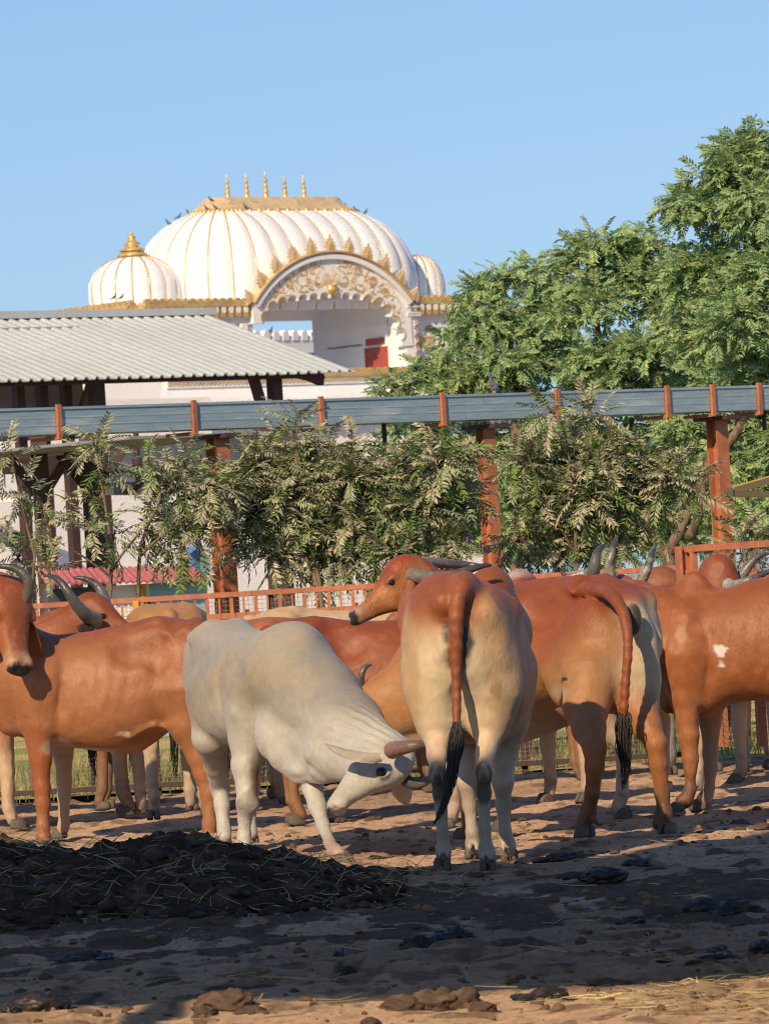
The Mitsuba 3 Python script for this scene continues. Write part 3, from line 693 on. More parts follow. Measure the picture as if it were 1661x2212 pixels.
x = fxx(294); put('post', MB().box([x, FD - .035, .95], [.021, 0, 0], [0, .012, 0], [0, 0, .40], .003).mesh(), 'yellow_paint', FE, label='yellow upright post')
def wire_mesh(x0, x1, y, z0, z1, step, r, parent, dirx=np.array([1.0, 0, 0]), o=None):
    m = MB(); o = np.array([0, y, 0]) if o is None else o
    for x in np.arange(x0, x1, step): m.box(o + dirx * x + ZZ * (z0 + z1) / 2, dirx * r, np.array([0, r, 0]), ZZ * (z1 - z0) / 2)
    for z in np.arange(z0, z1, step): m.box(o + dirx * (x0 + x1) / 2 + ZZ * z + np.array([0, 2.1 * r, 0]), dirx * (x1 - x0) / 2, np.array([0, r, 0]), ZZ * r)
    put('wire_mesh', m.mesh(), 'wire', parent, kind='stuff')
wire_mesh(xa, xb, FD + .02, .08, zT - .04, .0315, .0013, FE)
SF = thing('yard_fence', 'second plain orange rail fence just beyond the mesh one', 'fence')
rail(1.20, .045, 39.9, parent=SF); rail(.98, .04, 39.9, parent=SF)
for px in np.arange(-60, 1660, 118): x = at(px, 1270, 39.9)[0]; put('post', MB().box([x, 39.94, .62], [.02, 0, 0], [0, .02, 0], [0, 0, .62]).mesh(), 'dark_steel', SF)
# gate, nearer
GA = thing('yard_gate', 'raised orange gate with wide wire mesh at the right end of the fence', 'gate')
gd = 35.6; g0 = at(1476, 1180, gd); g1 = at(1900, 1142, gd - 2.2); gx = nrm((g1 - g0) * [1, 1, 0]); gl = np.linalg.norm((g1 - g0)[:2]); gz = g0[2]
gy = np.cross(ZZ, gx)
ibeam(g0 * [1, 1, 0], .085, gz, 'post', GA, ax=gx, ay=gy)
G_ = lambda a, z, o=0: g0 * [1, 1, 0] + gx * a + ZZ * z + gy * o
put('rail', MB().beam(G_(.11, gz - .018), G_(gl, gz - .018 + .0), .035, .042).mesh(), 'orange_paint', GA)
put('stile', MB().beam(G_(.125, gz - .04), G_(.125, .2), .035, .04, gx).mesh(), 'orange_paint', GA)
put('rail', MB().beam(G_(.11, .55), G_(gl, .55), .03, .04).mesh(), 'orange_paint', GA)
put('rail', MB().beam(G_(.145, gz - .215), G_(gl, gz - .19), .03, .034).mesh(), 'orange_paint', GA)
put('hinge', MB().beam(G_(.03, gz - .02), G_(.11, gz - .03), .025, .03).mesh(), 'orange_paint', GA)
put('hinge', MB().beam(G_(.03, gz - .175), G_(.11, gz - .175), .03, .045).mesh(), 'orange_paint', GA)
for a in (.30, .8): put('stile', MB().beam(G_(a, gz - .14, .04), G_(a, .2, .04), .05, .05, gx).mesh(), 'orange_paint', GA)
wire_mesh(.145, gl, 0, .2, gz - .04, .0395, .0014, GA, gx, g0 * [1, 1, 0] + gy * .012)
# yellow arm in the trees
YA = thing('yellow_arm', 'yellow painted angled steel arm among the trees at the right edge', 'metal arm')
p = at(1580, 1066, 41); q = at(1690, 1068, 42.0); r = at(1690, 1028, 42.0)
put('beam', MB().beam(p, q, .05, .045).mesh(), 'yellow_paint', YA); put('beam', MB().beam(p + [0, .03, .02], r, .05, .05).mesh(), 'yellow_paint', YA)
put('end_plate', MB().box(p + [-.01, -.03, .01], [.02, 0, 0], [0, .03, 0], [0, 0, .035]).mesh(), 'dark_sheet', YA)
q = at(1690, 1068, 42.05); put('mast', MB().beam([q[0], q[1], 0], [q[0], q[1], r[2] + .1], .08, .08, (0, 1, 0)).mesh(), 'dark_steel', YA)
# ---------------------------------------------------------------- trees
def leaf_mesh(L, pairs, ll, lw, droop, seed, cols, fold=.35, tip=True, dmin=.5, dmax=1.25):
    """A pinnate leaf along +x: each leaflet a folded, pointed blade of four triangles."""
    g = np.random.default_rng(seed); V, F, C = [], [], []; n = 0
    axis = lambda t: np.array([L * t * (1 - .12 * droop * t), 0, -droop * L * .45 * t * t])
    for i in range(pairs):
        t = .16 + .80 * (i + .5) / pairs; o = axis(t)
        for s in (-1, 1):
            a = math.radians(g.uniform(48, 68) - 22 * t); dn = g.uniform(dmin, dmax)
            d = nrm([math.cos(a), s * math.sin(a), -dn * .6]); l = ll * g.uniform(.8, 1.1) * (1 - .35 * abs(t - .5)); w = lw * g.uniform(.85, 1.15)
            sd = nrm(np.cross([0, 0, 1], d)); up = np.cross(d, sd)
            sick = sd * s * l * .10
            pts = [o, o + d * l * .38 + sd * w / 2 - up * fold * w * .5, o + d * l * .42 + sick * .3, o + d * l * .38 - sd * w / 2 - up * fold * w * .5, o + d * l - up * l * .12 + sick]
            V += pts; F += [[n, n + 1, n + 2], [n + 1, n + 4, n + 2], [n, n + 2, n + 3], [n + 3, n + 2, n + 4]]; n += 5
            c = np.array(cols[g.integers(len(cols))]) * g.uniform(.8, 1.2)
            C += [c * .8, c, c * .95, c, c * 1.05]
    if tip:
        o, e = axis(.16), axis(1.0)
        for q in np.linspace(0, 1, 5)[:-1]:
            a, b = axis(.0 + q), axis(q + .25); w = .0035
            V += [a + [0, w, 0], a - [0, w, 0], b - [0, w * .7, 0], b + [0, w * .7, 0]]; F += [[n, n + 1, n + 2], [n, n + 2, n + 3]]; n += 4; C += [np.array([.10, .12, .04])] * 4
    return np.array(V), np.array(F), np.array(C)


def frames(dirs, roll, ups=None):
    """Rotation matrices with x along dirs and z near up, rolled."""
    d = dirs / np.linalg.norm(dirs, axis=1, keepdims=True)
    up = np.tile([0, 0, 1.0], (len(d), 1)) if ups is None else ups
    y = np.cross(up, d); y /= np.linalg.norm(y, axis=1, keepdims=True) + 1e-9; z = np.cross(d, y)
    c, s = np.cos(roll)[:, None], np.sin(roll)[:, None]
    return np.stack([d, c * y + s * z, -s * y + c * z], 2)


LEAFSETS = {}
def leafset(name, variants, bsdf):
    LEAFSETS[name] = variants
    for i, (v, f, c) in enumerate(variants):
        scene[f'{name}_shape_{i}'] = {'type': 'shapegroup', 'leaf': mikit.ply((v, f), bsdf, smooth=False, color=np.clip(c, 0, 1))}
def foliage(parent, setname, pos, R, scale, bsdf, nparts, part='leaf', stuff='crown'):
    """The leaves nearest the yard become parts, the rest one crown."""
    var = LEAFSETS[setname]; n = len(pos); g = np.random.default_rng(n)
    which = g.integers(len(var), size=n)
    order = np.argsort(pos @ FWD - scale * 2.0)
    mine, rest = order[:nparts], order[nparts:]
    for i in mine:
        M = np.eye(4); M[:3, :3] = R[i] * scale[i]; M[:3, 3] = pos[i]
        scene[key_for(part, parent)] = {'type': 'instance', 'to_world': T(M.tolist()), 'shape': {'type': 'ref', 'id': f'{setname}_shape_{which[i]}'}}
    VV, FF, CC, at_ = [], [], [], 0
    tone = g.uniform(.75, 1.2, n)
    for k, (v, f, c) in enumerate(var):
        ids = rest[which[rest] == k]
        if not len(ids): continue
        vs = np.einsum('nij,vj->nvi', R[ids] * scale[ids][:, None, None], v) + pos[ids][:, None]
        VV.append(vs.reshape(-1, 3)); FF.append((f[None] + (at_ + np.arange(len(ids)) * len(v))[:, None, None]).reshape(-1, 3)); at_ += len(ids) * len(v)
        CC.append((c[None] * tone[ids][:, None, None]).reshape(-1, 3))
    if VV: put(stuff, (np.vstack(VV), np.vstack(FF)), bsdf, parent, color=np.clip(np.vstack(CC), 0, 1), kind='stuff')


GREENS = [(.275, .430, .200), (.340, .470, .205), (.235, .390, .220), (.440, .480, .190)]  # leaf greens kept pale to stand in for haze among the trees
leafset('neem_leaf', [leaf_mesh(.20, 6, .066, .026, .5 + .2 * i, 40 + i, GREENS, tip=False, dmin=.15, dmax=.9) for i in range(4)], 'leaf_mat')
DUST = [(.47, .41, .29), (.44, .40, .28), (.40, .38, .25), (.20, .29, .12), (.49, .44, .32)]
HALF = [(.40, .39, .27), (.24, .32, .16), (.28, .35, .18), (.36, .37, .26)]
FRESH = [(.12, .20, .06), (.17, .26, .07), (.14, .21, .07)]
leafset('dusty_leaf', [leaf_mesh(.36, 8, .090, .025, .3 + .22 * i, 60 + i, (DUST, HALF, HALF, DUST, FRESH)[i], dmin=.25, dmax=.95) for i in range(5)], 'dusty_leaf_mat')


def neem(label, d, blobs, trunk, limbs, n, nparts, seed, group='neem trees beyond the fence'):
    key = thing('neem_tree', label, 'tree', group)
    g = np.random.default_rng(seed); s = FOCAL / d
    P, D = [], []
    tb = ground_at(*trunk[0][:2]) if len(trunk[0]) == 2 else None
    tpts = [at(x, y, d + dd) for x, y, dd in trunk]
    tpts[0][2] = -.05
    put('trunk', tube(catmull(tpts, 14), np.interp(np.linspace(0, 1, 14), [0, .15, 1], [.13, .09, .06]), 12), 'bark', key, smooth=True)
    for l in limbs:
        q = [at(x, y, d + dd) for x, y, dd in l]
        put('branch', tube(catmull(q, 12), np.linspace(.055, .014, 12), 8), 'bark', key, smooth=True)
    tot = sum(b[2] * b[3] for b in blobs)
    tw = MB()
    for b in blobs:
        px, py, rx, ry = b[:4]; dd = b[4] if len(b) > 4 else 0
        c = at(px, py, d + dd); m = max(20, int(n * rx * ry / tot))
        r = np.array([rx / s, .55 * (rx + ry) / s, ry / s])
        # a lumpy clump: several sub-clumps on the ellipsoid
        nsub = 7
        sub = g.normal(0, 1, (nsub, 3)); sub /= np.linalg.norm(sub, axis=1, keepdims=True); sub *= r * g.uniform(.35, .75, (nsub, 1))
        which = g.integers(nsub, size=m)
        u = g.normal(0, 1, (m, 3)); u /= np.linalg.norm(u, axis=1, keepdims=True)
        u[:, 2] = np.where(u[:, 2] < -.3, -u[:, 2] * .6, u[:, 2])
        off = sub[which] + u * r * (.52 * g.uniform(.35, 1.0, (m, 1)) ** .6)
        P.append(c + off); D.append(u * [1, 1, .6] + g.normal(0, .55, (m, 3)) + [0, 0, -.15])
        for q in sub[:4]:
            tw.tube([c - [0, 0, .1], c + q * .5 + [0, 0, -.02], c + q], [.018, .010, .004], 4)
    put('twigs', tw.mesh(), 'bark', key, kind='stuff')
    P, D = np.vstack(P), np.vstack(D)
    foliage(key, 'neem_leaf', P, frames(D, g.normal(0, .5, len(P))), g.uniform(.75, 1.25, len(P)), 'leaf_mat', nparts)
    return key


neem('tall neem tree at the right edge, its crown reaching highest', 50.0,
     [(1640, 318, 66, 46), (1585, 335, 50, 40), (1565, 375, 60, 46), (1600, 395, 85, 62), (1480, 455, 50, 40), (1520, 445, 62, 50), (1640, 465, 80, 75, -.4), (1555, 540, 105, 80, .3), (1650, 600, 85, 100, -.3), (1490, 610, 60, 70, .4), (1590, 690, 105, 85, -.5), (1650, 800, 80, 90), (1560, 800, 80, 70, .4),
      (1640, 930, 70, 80, .3), (1600, 1010, 80, 70, .5), (1650, 1080, 70, 90, .2), (1590, 1110, 60, 60, .6), (1490, 930, 60, 50, .5), (1540, 960, 50, 60, .6), (1720, 500, 70, 150), (1720, 900, 70, 200), (1510, 720, 60, 70, .8), (1665, 1150, 40, 40, .3)],
     [(1470, 1700, 0), (1452, 1260, 0), (1440, 1195, 0)], [[(1440, 1205, 0), (1475, 1130, 0), (1530, 1000, .3), (1580, 800, .3), (1610, 500, .2)], [(1440, 1205, 0), (1400, 1140, -.1), (1350, 1070, -.2), (1330, 960, 0)], [(1530, 1000, .3), (1610, 900, .2), (1650, 700, 0)], [(1490, 1160, 0), (1515, 1090, -.2), (1518, 1010, -.2)]], 6200, 260, 1)
neem('middle neem tree with broad rounded crown behind the metal trough', 55.0,
     [(1400, 535, 72, 48), (1300, 535, 84, 50), (1232, 565, 50, 45), (1350, 620, 115, 70, .2), (1440, 660, 80, 80), (1262, 660, 85, 65, -.3), (1380, 750, 110, 80, -.3), (1500, 800, 70, 70, .4), (1290, 770, 90, 70), (1440, 850, 80, 50), (1340, 850, 90, 50),
      (1220, 960, 90, 60, .5), (1340, 960, 110, 70, .4), (1450, 980, 90, 80, .3), (1400, 1080, 90, 70, .8), (1500, 1080, 55, 90, .9), (1250, 1070, 90, 80, 1.0), (1150, 1060, 90, 80, 1.0), (1450, 1150, 90, 60, 1.2), (1160, 1150, 90, 70, 1.2), (1300, 1160, 110, 70, 1.3)],
     [(1330, 1680, 0), (1325, 1200, 0), (1330, 1000, 0)], [[(1330, 1000, 0), (1310, 850, 0), (1290, 700, 0), (1280, 600, 0)], [(1330, 1000, 0), (1380, 850, 0), (1420, 700, 0), (1400, 580, 0)]], 6200, 260, 2)
neem('lower neem tree at the left of the row, spreading towards the gateway', 58.0,
     [(1105, 590, 60, 40), (1170, 615, 60, 55), (1060, 630, 58, 42), (1130, 690, 95, 65), (1030, 700, 75, 50, -.2), (965, 745, 58, 38), (1060, 780, 95, 60, -.3), (1180, 785, 95, 75), (930, 800, 62, 40), (1000, 830, 80, 40, -.2), (865, 828, 50, 26), (1100, 850, 100, 45), (1270, 830, 80, 60), (1210, 700, 60, 60, .3), (845, 850, 45, 20),
      (900, 950, 70, 50, .5), (1000, 950, 90, 50, .4), (1110, 970, 100, 70, .3), (1010, 1050, 90, 80, 1), (890, 1050, 90, 80, 1.0), (780, 1040, 80, 60, 1.2), (1080, 1140, 80, 80, 1.2), (960, 1150, 90, 70, 1.3), (830, 1150, 100, 70, 1.5), (700, 1120, 80, 70, 1.6), (590, 1130, 60, 60, 2)],
     [(1120, 1680, 0), (1118, 1150, 0), (1115, 860, 0)], [[(1115, 860, 0), (1108, 790, 0), (1080, 720, 0), (1070, 640, 0)], [(1115, 870, 0), (1160, 780, 0), (1180, 680, 0)], [(1118, 900, 0), (1040, 830, 0), (940, 810, 0)]], 6200, 260, 3)


def sapling(label, d, blobs, stems, dens, nparts, seed, dust=(0, 0, 0, 1, 1, 2, 3, 4), group='dusty neem saplings along the fence'):
    key = thing('neem_sapling', label, 'sapling', group)
    g = np.random.default_rng(seed); s = FOCAL / d
    for st in stems:
        q = [at(x, y, d + (z[0] if z else 0)) for x, y, *z in st]; q[0][2] = min(q[0][2], 0.0) if st[0][1] > 1500 else q[0][2]
        put('stem', tube(catmull(q, 16), np.linspace(.022 if st[0][1] > 1500 else .012, .006, 16), 7), 'bark', key, smooth=True)
    P, D = [], []; tw = MB()
    for b in blobs:
        px, py, rx, ry = b[:4]; dd = b[4] if len(b) > 4 else g.uniform(-.15, .25)
        c = at(px, py + (18 if 930 < py < 1010 else 8), d + dd); r = np.array([rx, .7 * (rx + ry) / 2, ry]) / s
        nt = max(3, int(dens * rx * ry / 240))
        for i in range(nt):
            u = g.normal(0, 1, 3); u[2] = u[2] * .8 + .25; u = nrm(u)
            e = c + u * r * g.uniform(.5, .95); m = (c + e) / 2 + [0, 0, .03] - ((c - e) * .15)
            a = c - u * r * .25
            tw.tube([a, m, e], [.0065, .005, .003], 4)
            k = g.integers(4, 7)
            for j in range(k):
                t = (j + .6) / k; p = (1 - t) ** 2 * a + 2 * t * (1 - t) * m + t * t * e
                v = u * .55 + g.normal(0, .6, 3) + [0, 0, .12 - .2 * t]; v[1] -= .1
                P.append(p); D.append(v)
    put('twigs', tw.mesh(), 'bark', key, kind='stuff')
    P, D = np.array(P), np.array(D)
    foliage(key, 'dusty_leaf', P, frames(D, g.normal(0, .45, len(P))), g.uniform(.52, .98, len(P)), 'dusty_leaf_mat', nparts, stuff='foliage')


sapling('sparse sapling at the left edge in front of the white wall', 39.3, [(16, 975, 18, 30), (70, 1062, 44, 40), (100, 1120, 34, 40), (40, 1200, 52, 56), (105, 1228, 30, 32), (-20, 1150, 36, 60)], [[(70, 1690), (66, 1330), (75, 1200), (80, 1080)], [(75, 1200), (50, 1100), (22, 960)]], .55, 80, 11)
sapling('slim upright sapling against the dark column', 39.4, [(206, 950, 34, 38), (216, 1010, 36, 40), (200, 1070, 36, 36), (198, 1135, 26, 36), (246, 1155, 26, 30)], [[(232, 1690), (236, 1300), (240, 1240), (236, 1150), (215, 1020), (212, 925)], [(238, 1245), (262, 1200), (290, 1165), (305, 1140)], [(238, 1245), (205, 1220), (160, 1190)], [(234, 1260), (228, 1290), (215, 1330), (205, 1690)]], .6, 80, 12)
sapling('arching sapling in front of the dark net', 39.6, [(395, 990, 60, 34), (352, 1040, 40, 40), (400, 1070, 70, 50), (350, 1120, 52, 45), (430, 1130, 60, 50), (325, 1175, 38, 36), (395, 1180, 55, 36), (455, 1050, 40, 50), (322, 985, 16, 12)], [[(305, 1690), (300, 1300), (310, 1160), (350, 1080), (400, 1000)], [(305, 1200), (360, 1150), (430, 1110)]], .62, 110, 13)
sapling('big dense sapling thicket in the middle, grey with dust', 40.2, [(560, 1000, 66, 46), (640, 965, 60, 40), (715, 955, 66, 40), (640, 1050, 90, 60), (755, 1035, 100, 66), (870, 1000, 80, 54), (955, 985, 55, 55), (560, 1100, 62, 60), (670, 1130, 85, 66), (790, 1130, 95, 66), (910, 1100, 84, 70), (985, 1080, 50, 66), (610, 1195, 50, 36), (735, 1205, 75, 34), (860, 1195, 75, 40), (960, 1180, 55, 50), (505, 1060, 30, 60), (525, 1180, 36, 40), (640, 905, 24, 14)],
        [[(700, 1690), (690, 1260), (672, 1180), (650, 1100), (640, 980), (645, 905)], [(690, 1260), (690, 1150), (730, 1040), (740, 960)], [(800, 1690), (820, 1200), (860, 1050), (880, 980)], [(680, 1690), (668, 1220), (610, 1130), (560, 1020)], [(950, 1690), (955, 1200), (960, 1000)]], 1.3, 280, 14)
sapling('wide sapling thicket right of the middle post', 41.2, [(1135, 990, 60, 50), (1220, 985, 70, 54), (1300, 985, 74, 54), (1385, 1010, 76, 50), (1445, 1025, 60, 36), (1490, 1050, 40, 30), (1180, 1075, 76, 54), (1285, 1080, 86, 56), (1385, 1085, 70, 46), (1125, 1160, 55, 50), (1225, 1165, 75, 50), (1315, 1170, 66, 40), (1240, 920, 44, 24), (1195, 885, 30, 14), (1275, 893, 30, 18)],
        [[(1250, 1690), (1245, 1250), (1240, 1100), (1225, 960), (1200, 880)], [(1245, 1200), (1300, 1080), (1322, 960), (1285, 890)], [(1245, 1200), (1180, 1080), (1140, 980)], [(1320, 1690), (1320, 1230), (1320, 1070)], [(1300, 1100), (1400, 1040), (1480, 1000)]], 1.2, 260, 15)
sapling('small wispy sapling behind the gate at the right edge', 40.5, [(1605, 1150, 40, 14), (1650, 1160, 30, 20), (1600, 1190, 40, 20)], [[(1615, 1690), (1612, 1250), (1600, 1140)], [(1612, 1250), (1650, 1140)]], .8, 40, 16)
# ---------------------------------------------------------------- cattle
def surface_nets(F, o, h):
    S = F < 0
    n = np.array(F.shape) - 1
    c = np.zeros(n, np.int8)
    for i, j, k in np.ndindex(2, 2, 2):
        c += S[i:i + n[0], j:j + n[1], k:k + n[2]]
    act = (c > 0) & (c < 8)
    cells = np.argwhere(act)
    vid = np.full(n, -1, np.int32); vid[act] = np.arange(len(cells))
    acc, cnt = np.zeros((len(cells), 3)), np.zeros(len(cells))
    for ax in range(3):
        e = np.eye(3, dtype=int)[ax]
        for a, b in np.ndindex(2, 2):
            off = np.insert([a, b], ax, 0)
            p = cells + off; q = p + e
            fp, fq = F[p[:, 0], p[:, 1], p[:, 2]], F[q[:, 0], q[:, 1], q[:, 2]]
            m = (fp < 0) != (fq < 0)
            t = fp[m] / (fp[m] - fq[m])
            pos = np.broadcast_to(off, (m.sum(), 3)).astype(float).copy(); pos[:, ax] += t
            acc[m] += pos; cnt[m] += 1
    v = (cells + acc / cnt[:, None]) * h + o
    faces = []
    for ax in range(3):
        u, w = (ax + 1) % 3, (ax + 2) % 3
        sl = [slice(None)] * 3; sh = [slice(None)] * 3
        sl[ax] = slice(0, -1); sh[ax] = slice(1, None)
        for q in (u, w):
            sl[q] = slice(1, -1); sh[q] = slice(1, -1)
        a, b = S[tuple(sl)], S[tuple(sh)]
        for m, flip in ((a & ~b, False), (~a & b, True)):
            i = np.argwhere(m)
            base = i.copy(); base[:, u] += 1; base[:, w] += 1
            eu, ew = np.eye(3, dtype=int)[u], np.eye(3, dtype=int)[w]
            qd = [vid[tuple((base - x).T)] for x in (eu + ew, ew, 0 * eu, eu)]
            qd = np.stack(qd, 1)
            faces.append(qd[:, ::-1] if flip else qd)
    return v, np.vstack(faces)


class Cow:
    """A body as one blended field in the animal's own frame: x forward, y to its left, z up, the origin on the ground between its feet."""
    def __init__(s, x, y, d, heading, h=0.014, seed=0, ground=0.0):
        s.pos = at(x, y, d); s.pos[2] = ground
        s.fw = np.array([heading[0], heading[1], 0.0]) / math.hypot(*heading)
        s.R = np.stack([s.fw, np.cross([0, 0, 1.0], s.fw), [0, 0, 1.0]], 1)
        s.h, s.prims, s.seed, s.d = h, [], seed, d
        s.parts, s.blobs, s.heads = [], [], []
    def L(s, x, y, d=None, dd=0.0):
        return s.R.T @ (at(x, y, (s.d if d is None else d) + dd) - s.pos)
    def side(s, x, y, lat=0.0):
        """The pixel on the animal's own lengthwise plane y = lat."""
        n = s.R[:, 1]
        return s.R.T @ (on_plane(x, y, s.pos + n * lat, n) - s.pos)
    def W(s, p): return s.pos + np.asarray(p) @ s.R.T
    # primitives
    def cone(s, a, ra, b, rb, k=0.05, sy=1.0, op=1):
        a, b = np.asarray(a, float), np.asarray(b, float); r = max(ra, rb) * max(1, sy)
        def f(X, Y, Z):
            ab = b - a; l2 = ab @ ab + 1e-9
            t = np.clip(((X - a[0]) * ab[0] + (Y - a[1]) * ab[1] + (Z - a[2]) * ab[2]) / l2, 0, 1)
            return np.sqrt((X - a[0] - t * ab[0]) ** 2 + ((Y - a[1] - t * ab[1]) / sy) ** 2 + (Z - a[2] - t * ab[2]) ** 2) - (ra + t * (rb - ra))
        s.prims.append((f, np.minimum(a, b) - r, np.maximum(a, b) + r, k, op)); return s
    def ell(s, c, r, k=0.05, R=None, op=1, p=2):
        c, r = np.asarray(c, float), np.asarray(r, float); R = np.eye(3) if R is None else R
        def f(X, Y, Z):
            q = [(X - c[0]) * R[0, i] + (Y - c[1]) * R[1, i] + (Z - c[2]) * R[2, i] for i in range(3)]
            if p != 2: return (sum(np.abs(q[i] / r[i]) ** p for i in range(3)) ** (1 / p) - 1) * min(r)
            k0 = np.sqrt(sum((q[i] / r[i]) ** 2 for i in range(3))); k1 = np.sqrt(sum((q[i] / r[i] ** 2) ** 2 for i in range(3)))
            return k0 * (k0 - 1) / (k1 + 1e-6)
        m = r.max() if not np.allclose(R, np.eye(3)) else r
        s.prims.append((f, c - m, c + m, k, op)); return s
    def chain(s, pts, rad, k=0.03, sy=1.0, k0=None):
        for i in range(len(pts) - 1):
            s.cone(pts[i], rad[i], pts[i + 1], rad[i + 1], k if i or k0 is None else k0, sy)
        return s
    def loft(s, st, o=(0, 0, 0), ax=(1, 0, 0), lat=(0, 1, 0), up=(0, 0, 1), k=0.06, p=2.2, egg=0.0, op=1):
        """st rows: along, top, bottom, half width [, sideways shift]."""
        st = np.array([list(r) + [0.0] * (5 - len(r)) for r in st], float); st = st[np.argsort(st[:, 0])]
        o, ax, lat, up = (np.asarray(q, float) for q in (o, ax, lat, up))
        x0, x1 = st[0, 0], st[-1, 0]
        tab = PchipInterpolator(st[:, 0], st[:, 1:])
        xs = np.linspace(x0, x1, 400); tb = tab(xs)
        def f(X, Y, Z):
            qx = (X - o[0]) * ax[0] + (Y - o[1]) * ax[1] + (Z - o[2]) * ax[2]
            qy = (X - o[0]) * lat[0] + (Y - o[1]) * lat[1] + (Z - o[2]) * lat[2]
            qz = (X - o[0]) * up[0] + (Y - o[1]) * up[1] + (Z - o[2]) * up[2]
            xc = np.clip(qx, x0, x1); over = np.abs(qx - xc)
            zt, zb, hw, ys = (np.interp(xc.ravel(), xs, tb[:, i]).reshape(xc.shape).astype(np.float32) for i in range(4))
            hh = np.maximum((zt - zb) / 2, 1e-3); zn = (qz - (zt + zb) / 2) / hh
            w = np.maximum(hw * (1 - egg * np.clip(zn, -1, 1)), 1e-3)
            rho = (np.abs((qy - ys) / w) ** p + np.abs(zn) ** p + 1e-9) ** (1 / p)
            return (rho - 1) * np.minimum(hh, w) + over
        pts = np.array([o + ax * r[0] + up * z + lat * (r[4] + sg * r[3] * (1 + abs(egg))) for r in st for z in (r[1], r[2]) for sg in (-1, 1)])
        s.prims.append((f, pts.min(0), pts.max(0), k, op)); return s
    # field -> mesh
    def mesh(s):
        lo = np.min([p[1] for p in s.prims if p[4] > 0], 0) - 0.03; hi = np.max([p[2] for p in s.prims if p[4] > 0], 0) + 0.03
        lo[2] = max(lo[2], -0.06)
        n = np.ceil((hi - lo) / s.h).astype(int) + 1
        g = [(lo[i] + np.arange(n[i]) * s.h).astype(np.float32) for i in range(3)]
        F = np.full(n, 0.3, np.float32)
        for f, a, b, k, op in s.prims:
            m = max(k + 0.02, 0.2)
            i0 = np.maximum(((a - m - lo) / s.h).astype(int), 0); i1 = np.minimum(((b + m - lo) / s.h).astype(int) + 2, n)
            if (i1 <= i0).any(): continue
            sl = tuple(slice(i0[i], i1[i]) for i in range(3))
            D = f(g[0][sl[0]][:, None, None], g[1][sl[1]][None, :, None], g[2][sl[2]][None, None, :]).astype(np.float32)
            A = F[sl]
            if op > 0:
                hh = np.maximum(k - np.abs(A - D), 0) / k
                F[sl] = np.minimum(A, D) - hh * hh * k * 0.25
            else:
                D = -D; hh = np.maximum(k - np.abs(A - D), 0) / k
                F[sl] = np.maximum(A, D) + hh * hh * k * 0.25
        return surface_nets(F, lo, s.h)
    # details
    def leg(s, pts, rad, kind='fore', k0=0.07, hoof=True, toe=None):
        s.chain(pts, rad, 0.025, k0=k0)
        p = np.asarray(pts[-1])
        if hoof: s.hoof(p, toe if toe is not None else np.array([1.0, 0, 0]))
    def hoof(s, p, toe):
        toe = nrm(np.r_[toe[:2], 0]); sd = np.array([-toe[1], toe[0], 0]); zg = p[2] - 0.055
        mb = MB()
        for sg in (-1, 1):
            pts = []
            for (fx, sx, z) in ((-0.05, .004, .07), (-0.05, .05, .07), (.035, .006, .075), (.03, .046, .075), (-0.06, .004, 0), (-0.06, .056, 0), (.02, .06, 0), (.085, .035, 0), (.098, .014, 0), (.075, .004, 0), (.08, .02, .02)):
                pts.append(p * [1, 1, 0] + .70 * (toe * fx + sd * sg * sx) + [0, 0, zg + z * .80])
            hl = trimesh.Trimesh(np.array(pts)).convex_hull
            hl = hl.subdivide().subdivide()
            hl = trimesh.smoothing.filter_laplacian(hl, iterations=2)
            mb.add(hl.vertices, hl.faces)
        v, f = mb.mesh()
        base = np.array(s.hoof_col if hasattr(s, 'hoof_col') else (0.10, 0.08, 0.065))
        c = base * (0.6 + 0.8 * meshkit.fbm(s.W(v) * 45, 3, 3))[:, None]
        s.parts.append(('hoof', (v, f), 'hoof_mat', c, True))
    def horn(s, ctrl, r0, r1=0.006, base=(0.2, 0.18, 0.16), tip=(0.05, 0.05, 0.055), name='horn', rings=True, streak=0.5):
        n = 40; p = catmull(ctrl, n); t = np.linspace(0, 1, n)
        r = r0 * (1 - t) ** 0.75 + r1 * t ** 0.5
        r = r * (1 + (0.035 * np.sin(t * 60) * np.clip(1 - t * 2.2, 0, 1) if rings else 0))
        v, f = tube(p, r, 18)
        tt = np.r_[np.repeat(t, 18), 0, 1]
        q = s.W(v)
        nz = meshkit.fbm(np.c_[q[:, 0] * 40, q[:, 1] * 40, q[:, 2] * 25], 3, s.seed)
        w = np.clip(tt * 1.5 - 0.15 + (nz - 0.5) * streak * 1.6, 0, 1)[:, None]
        c = (np.array(base) * (1 - w) + np.array(tip) * w) * (0.65 + 0.7 * meshkit.fbm(q * 90, 2, 9))[:, None]
        s.parts.append((name, (v, f), 'horn_mat', c, True))
    def tuft(s, ctrl, r, n=60, seed=0):
        g = np.random.default_rng(seed + 91); mb = MB(); c = catmull(ctrl, 14)
        for i in range(n):
            o = g.normal(0, 1, 3); o /= max(1, np.linalg.norm(o))
            l = g.integers(8, 15); t = np.linspace(0, 1, l)
            spread = np.interp(t * (l / 14), [0, .15, .5, .85, 1], [.6, .95, .85, .45, .12])[:, None]
            w = 0.006 * np.sin(t * 7 + g.uniform(0, 6))[:, None] * g.normal(0, 1, 3)
            p = c[:l] + o * r * spread + w
            mb.tube(p, np.linspace(0.0042, 0.0008, l), 4)
        v, f = mb.mesh()
        c = np.array([0.018, 0.014, 0.013]) * (0.6 + 1.0 * meshkit.noise(v * 60))[:, None]
        s.parts.append(('tail_tuft', (v, f), 'hair_mat', c, True))
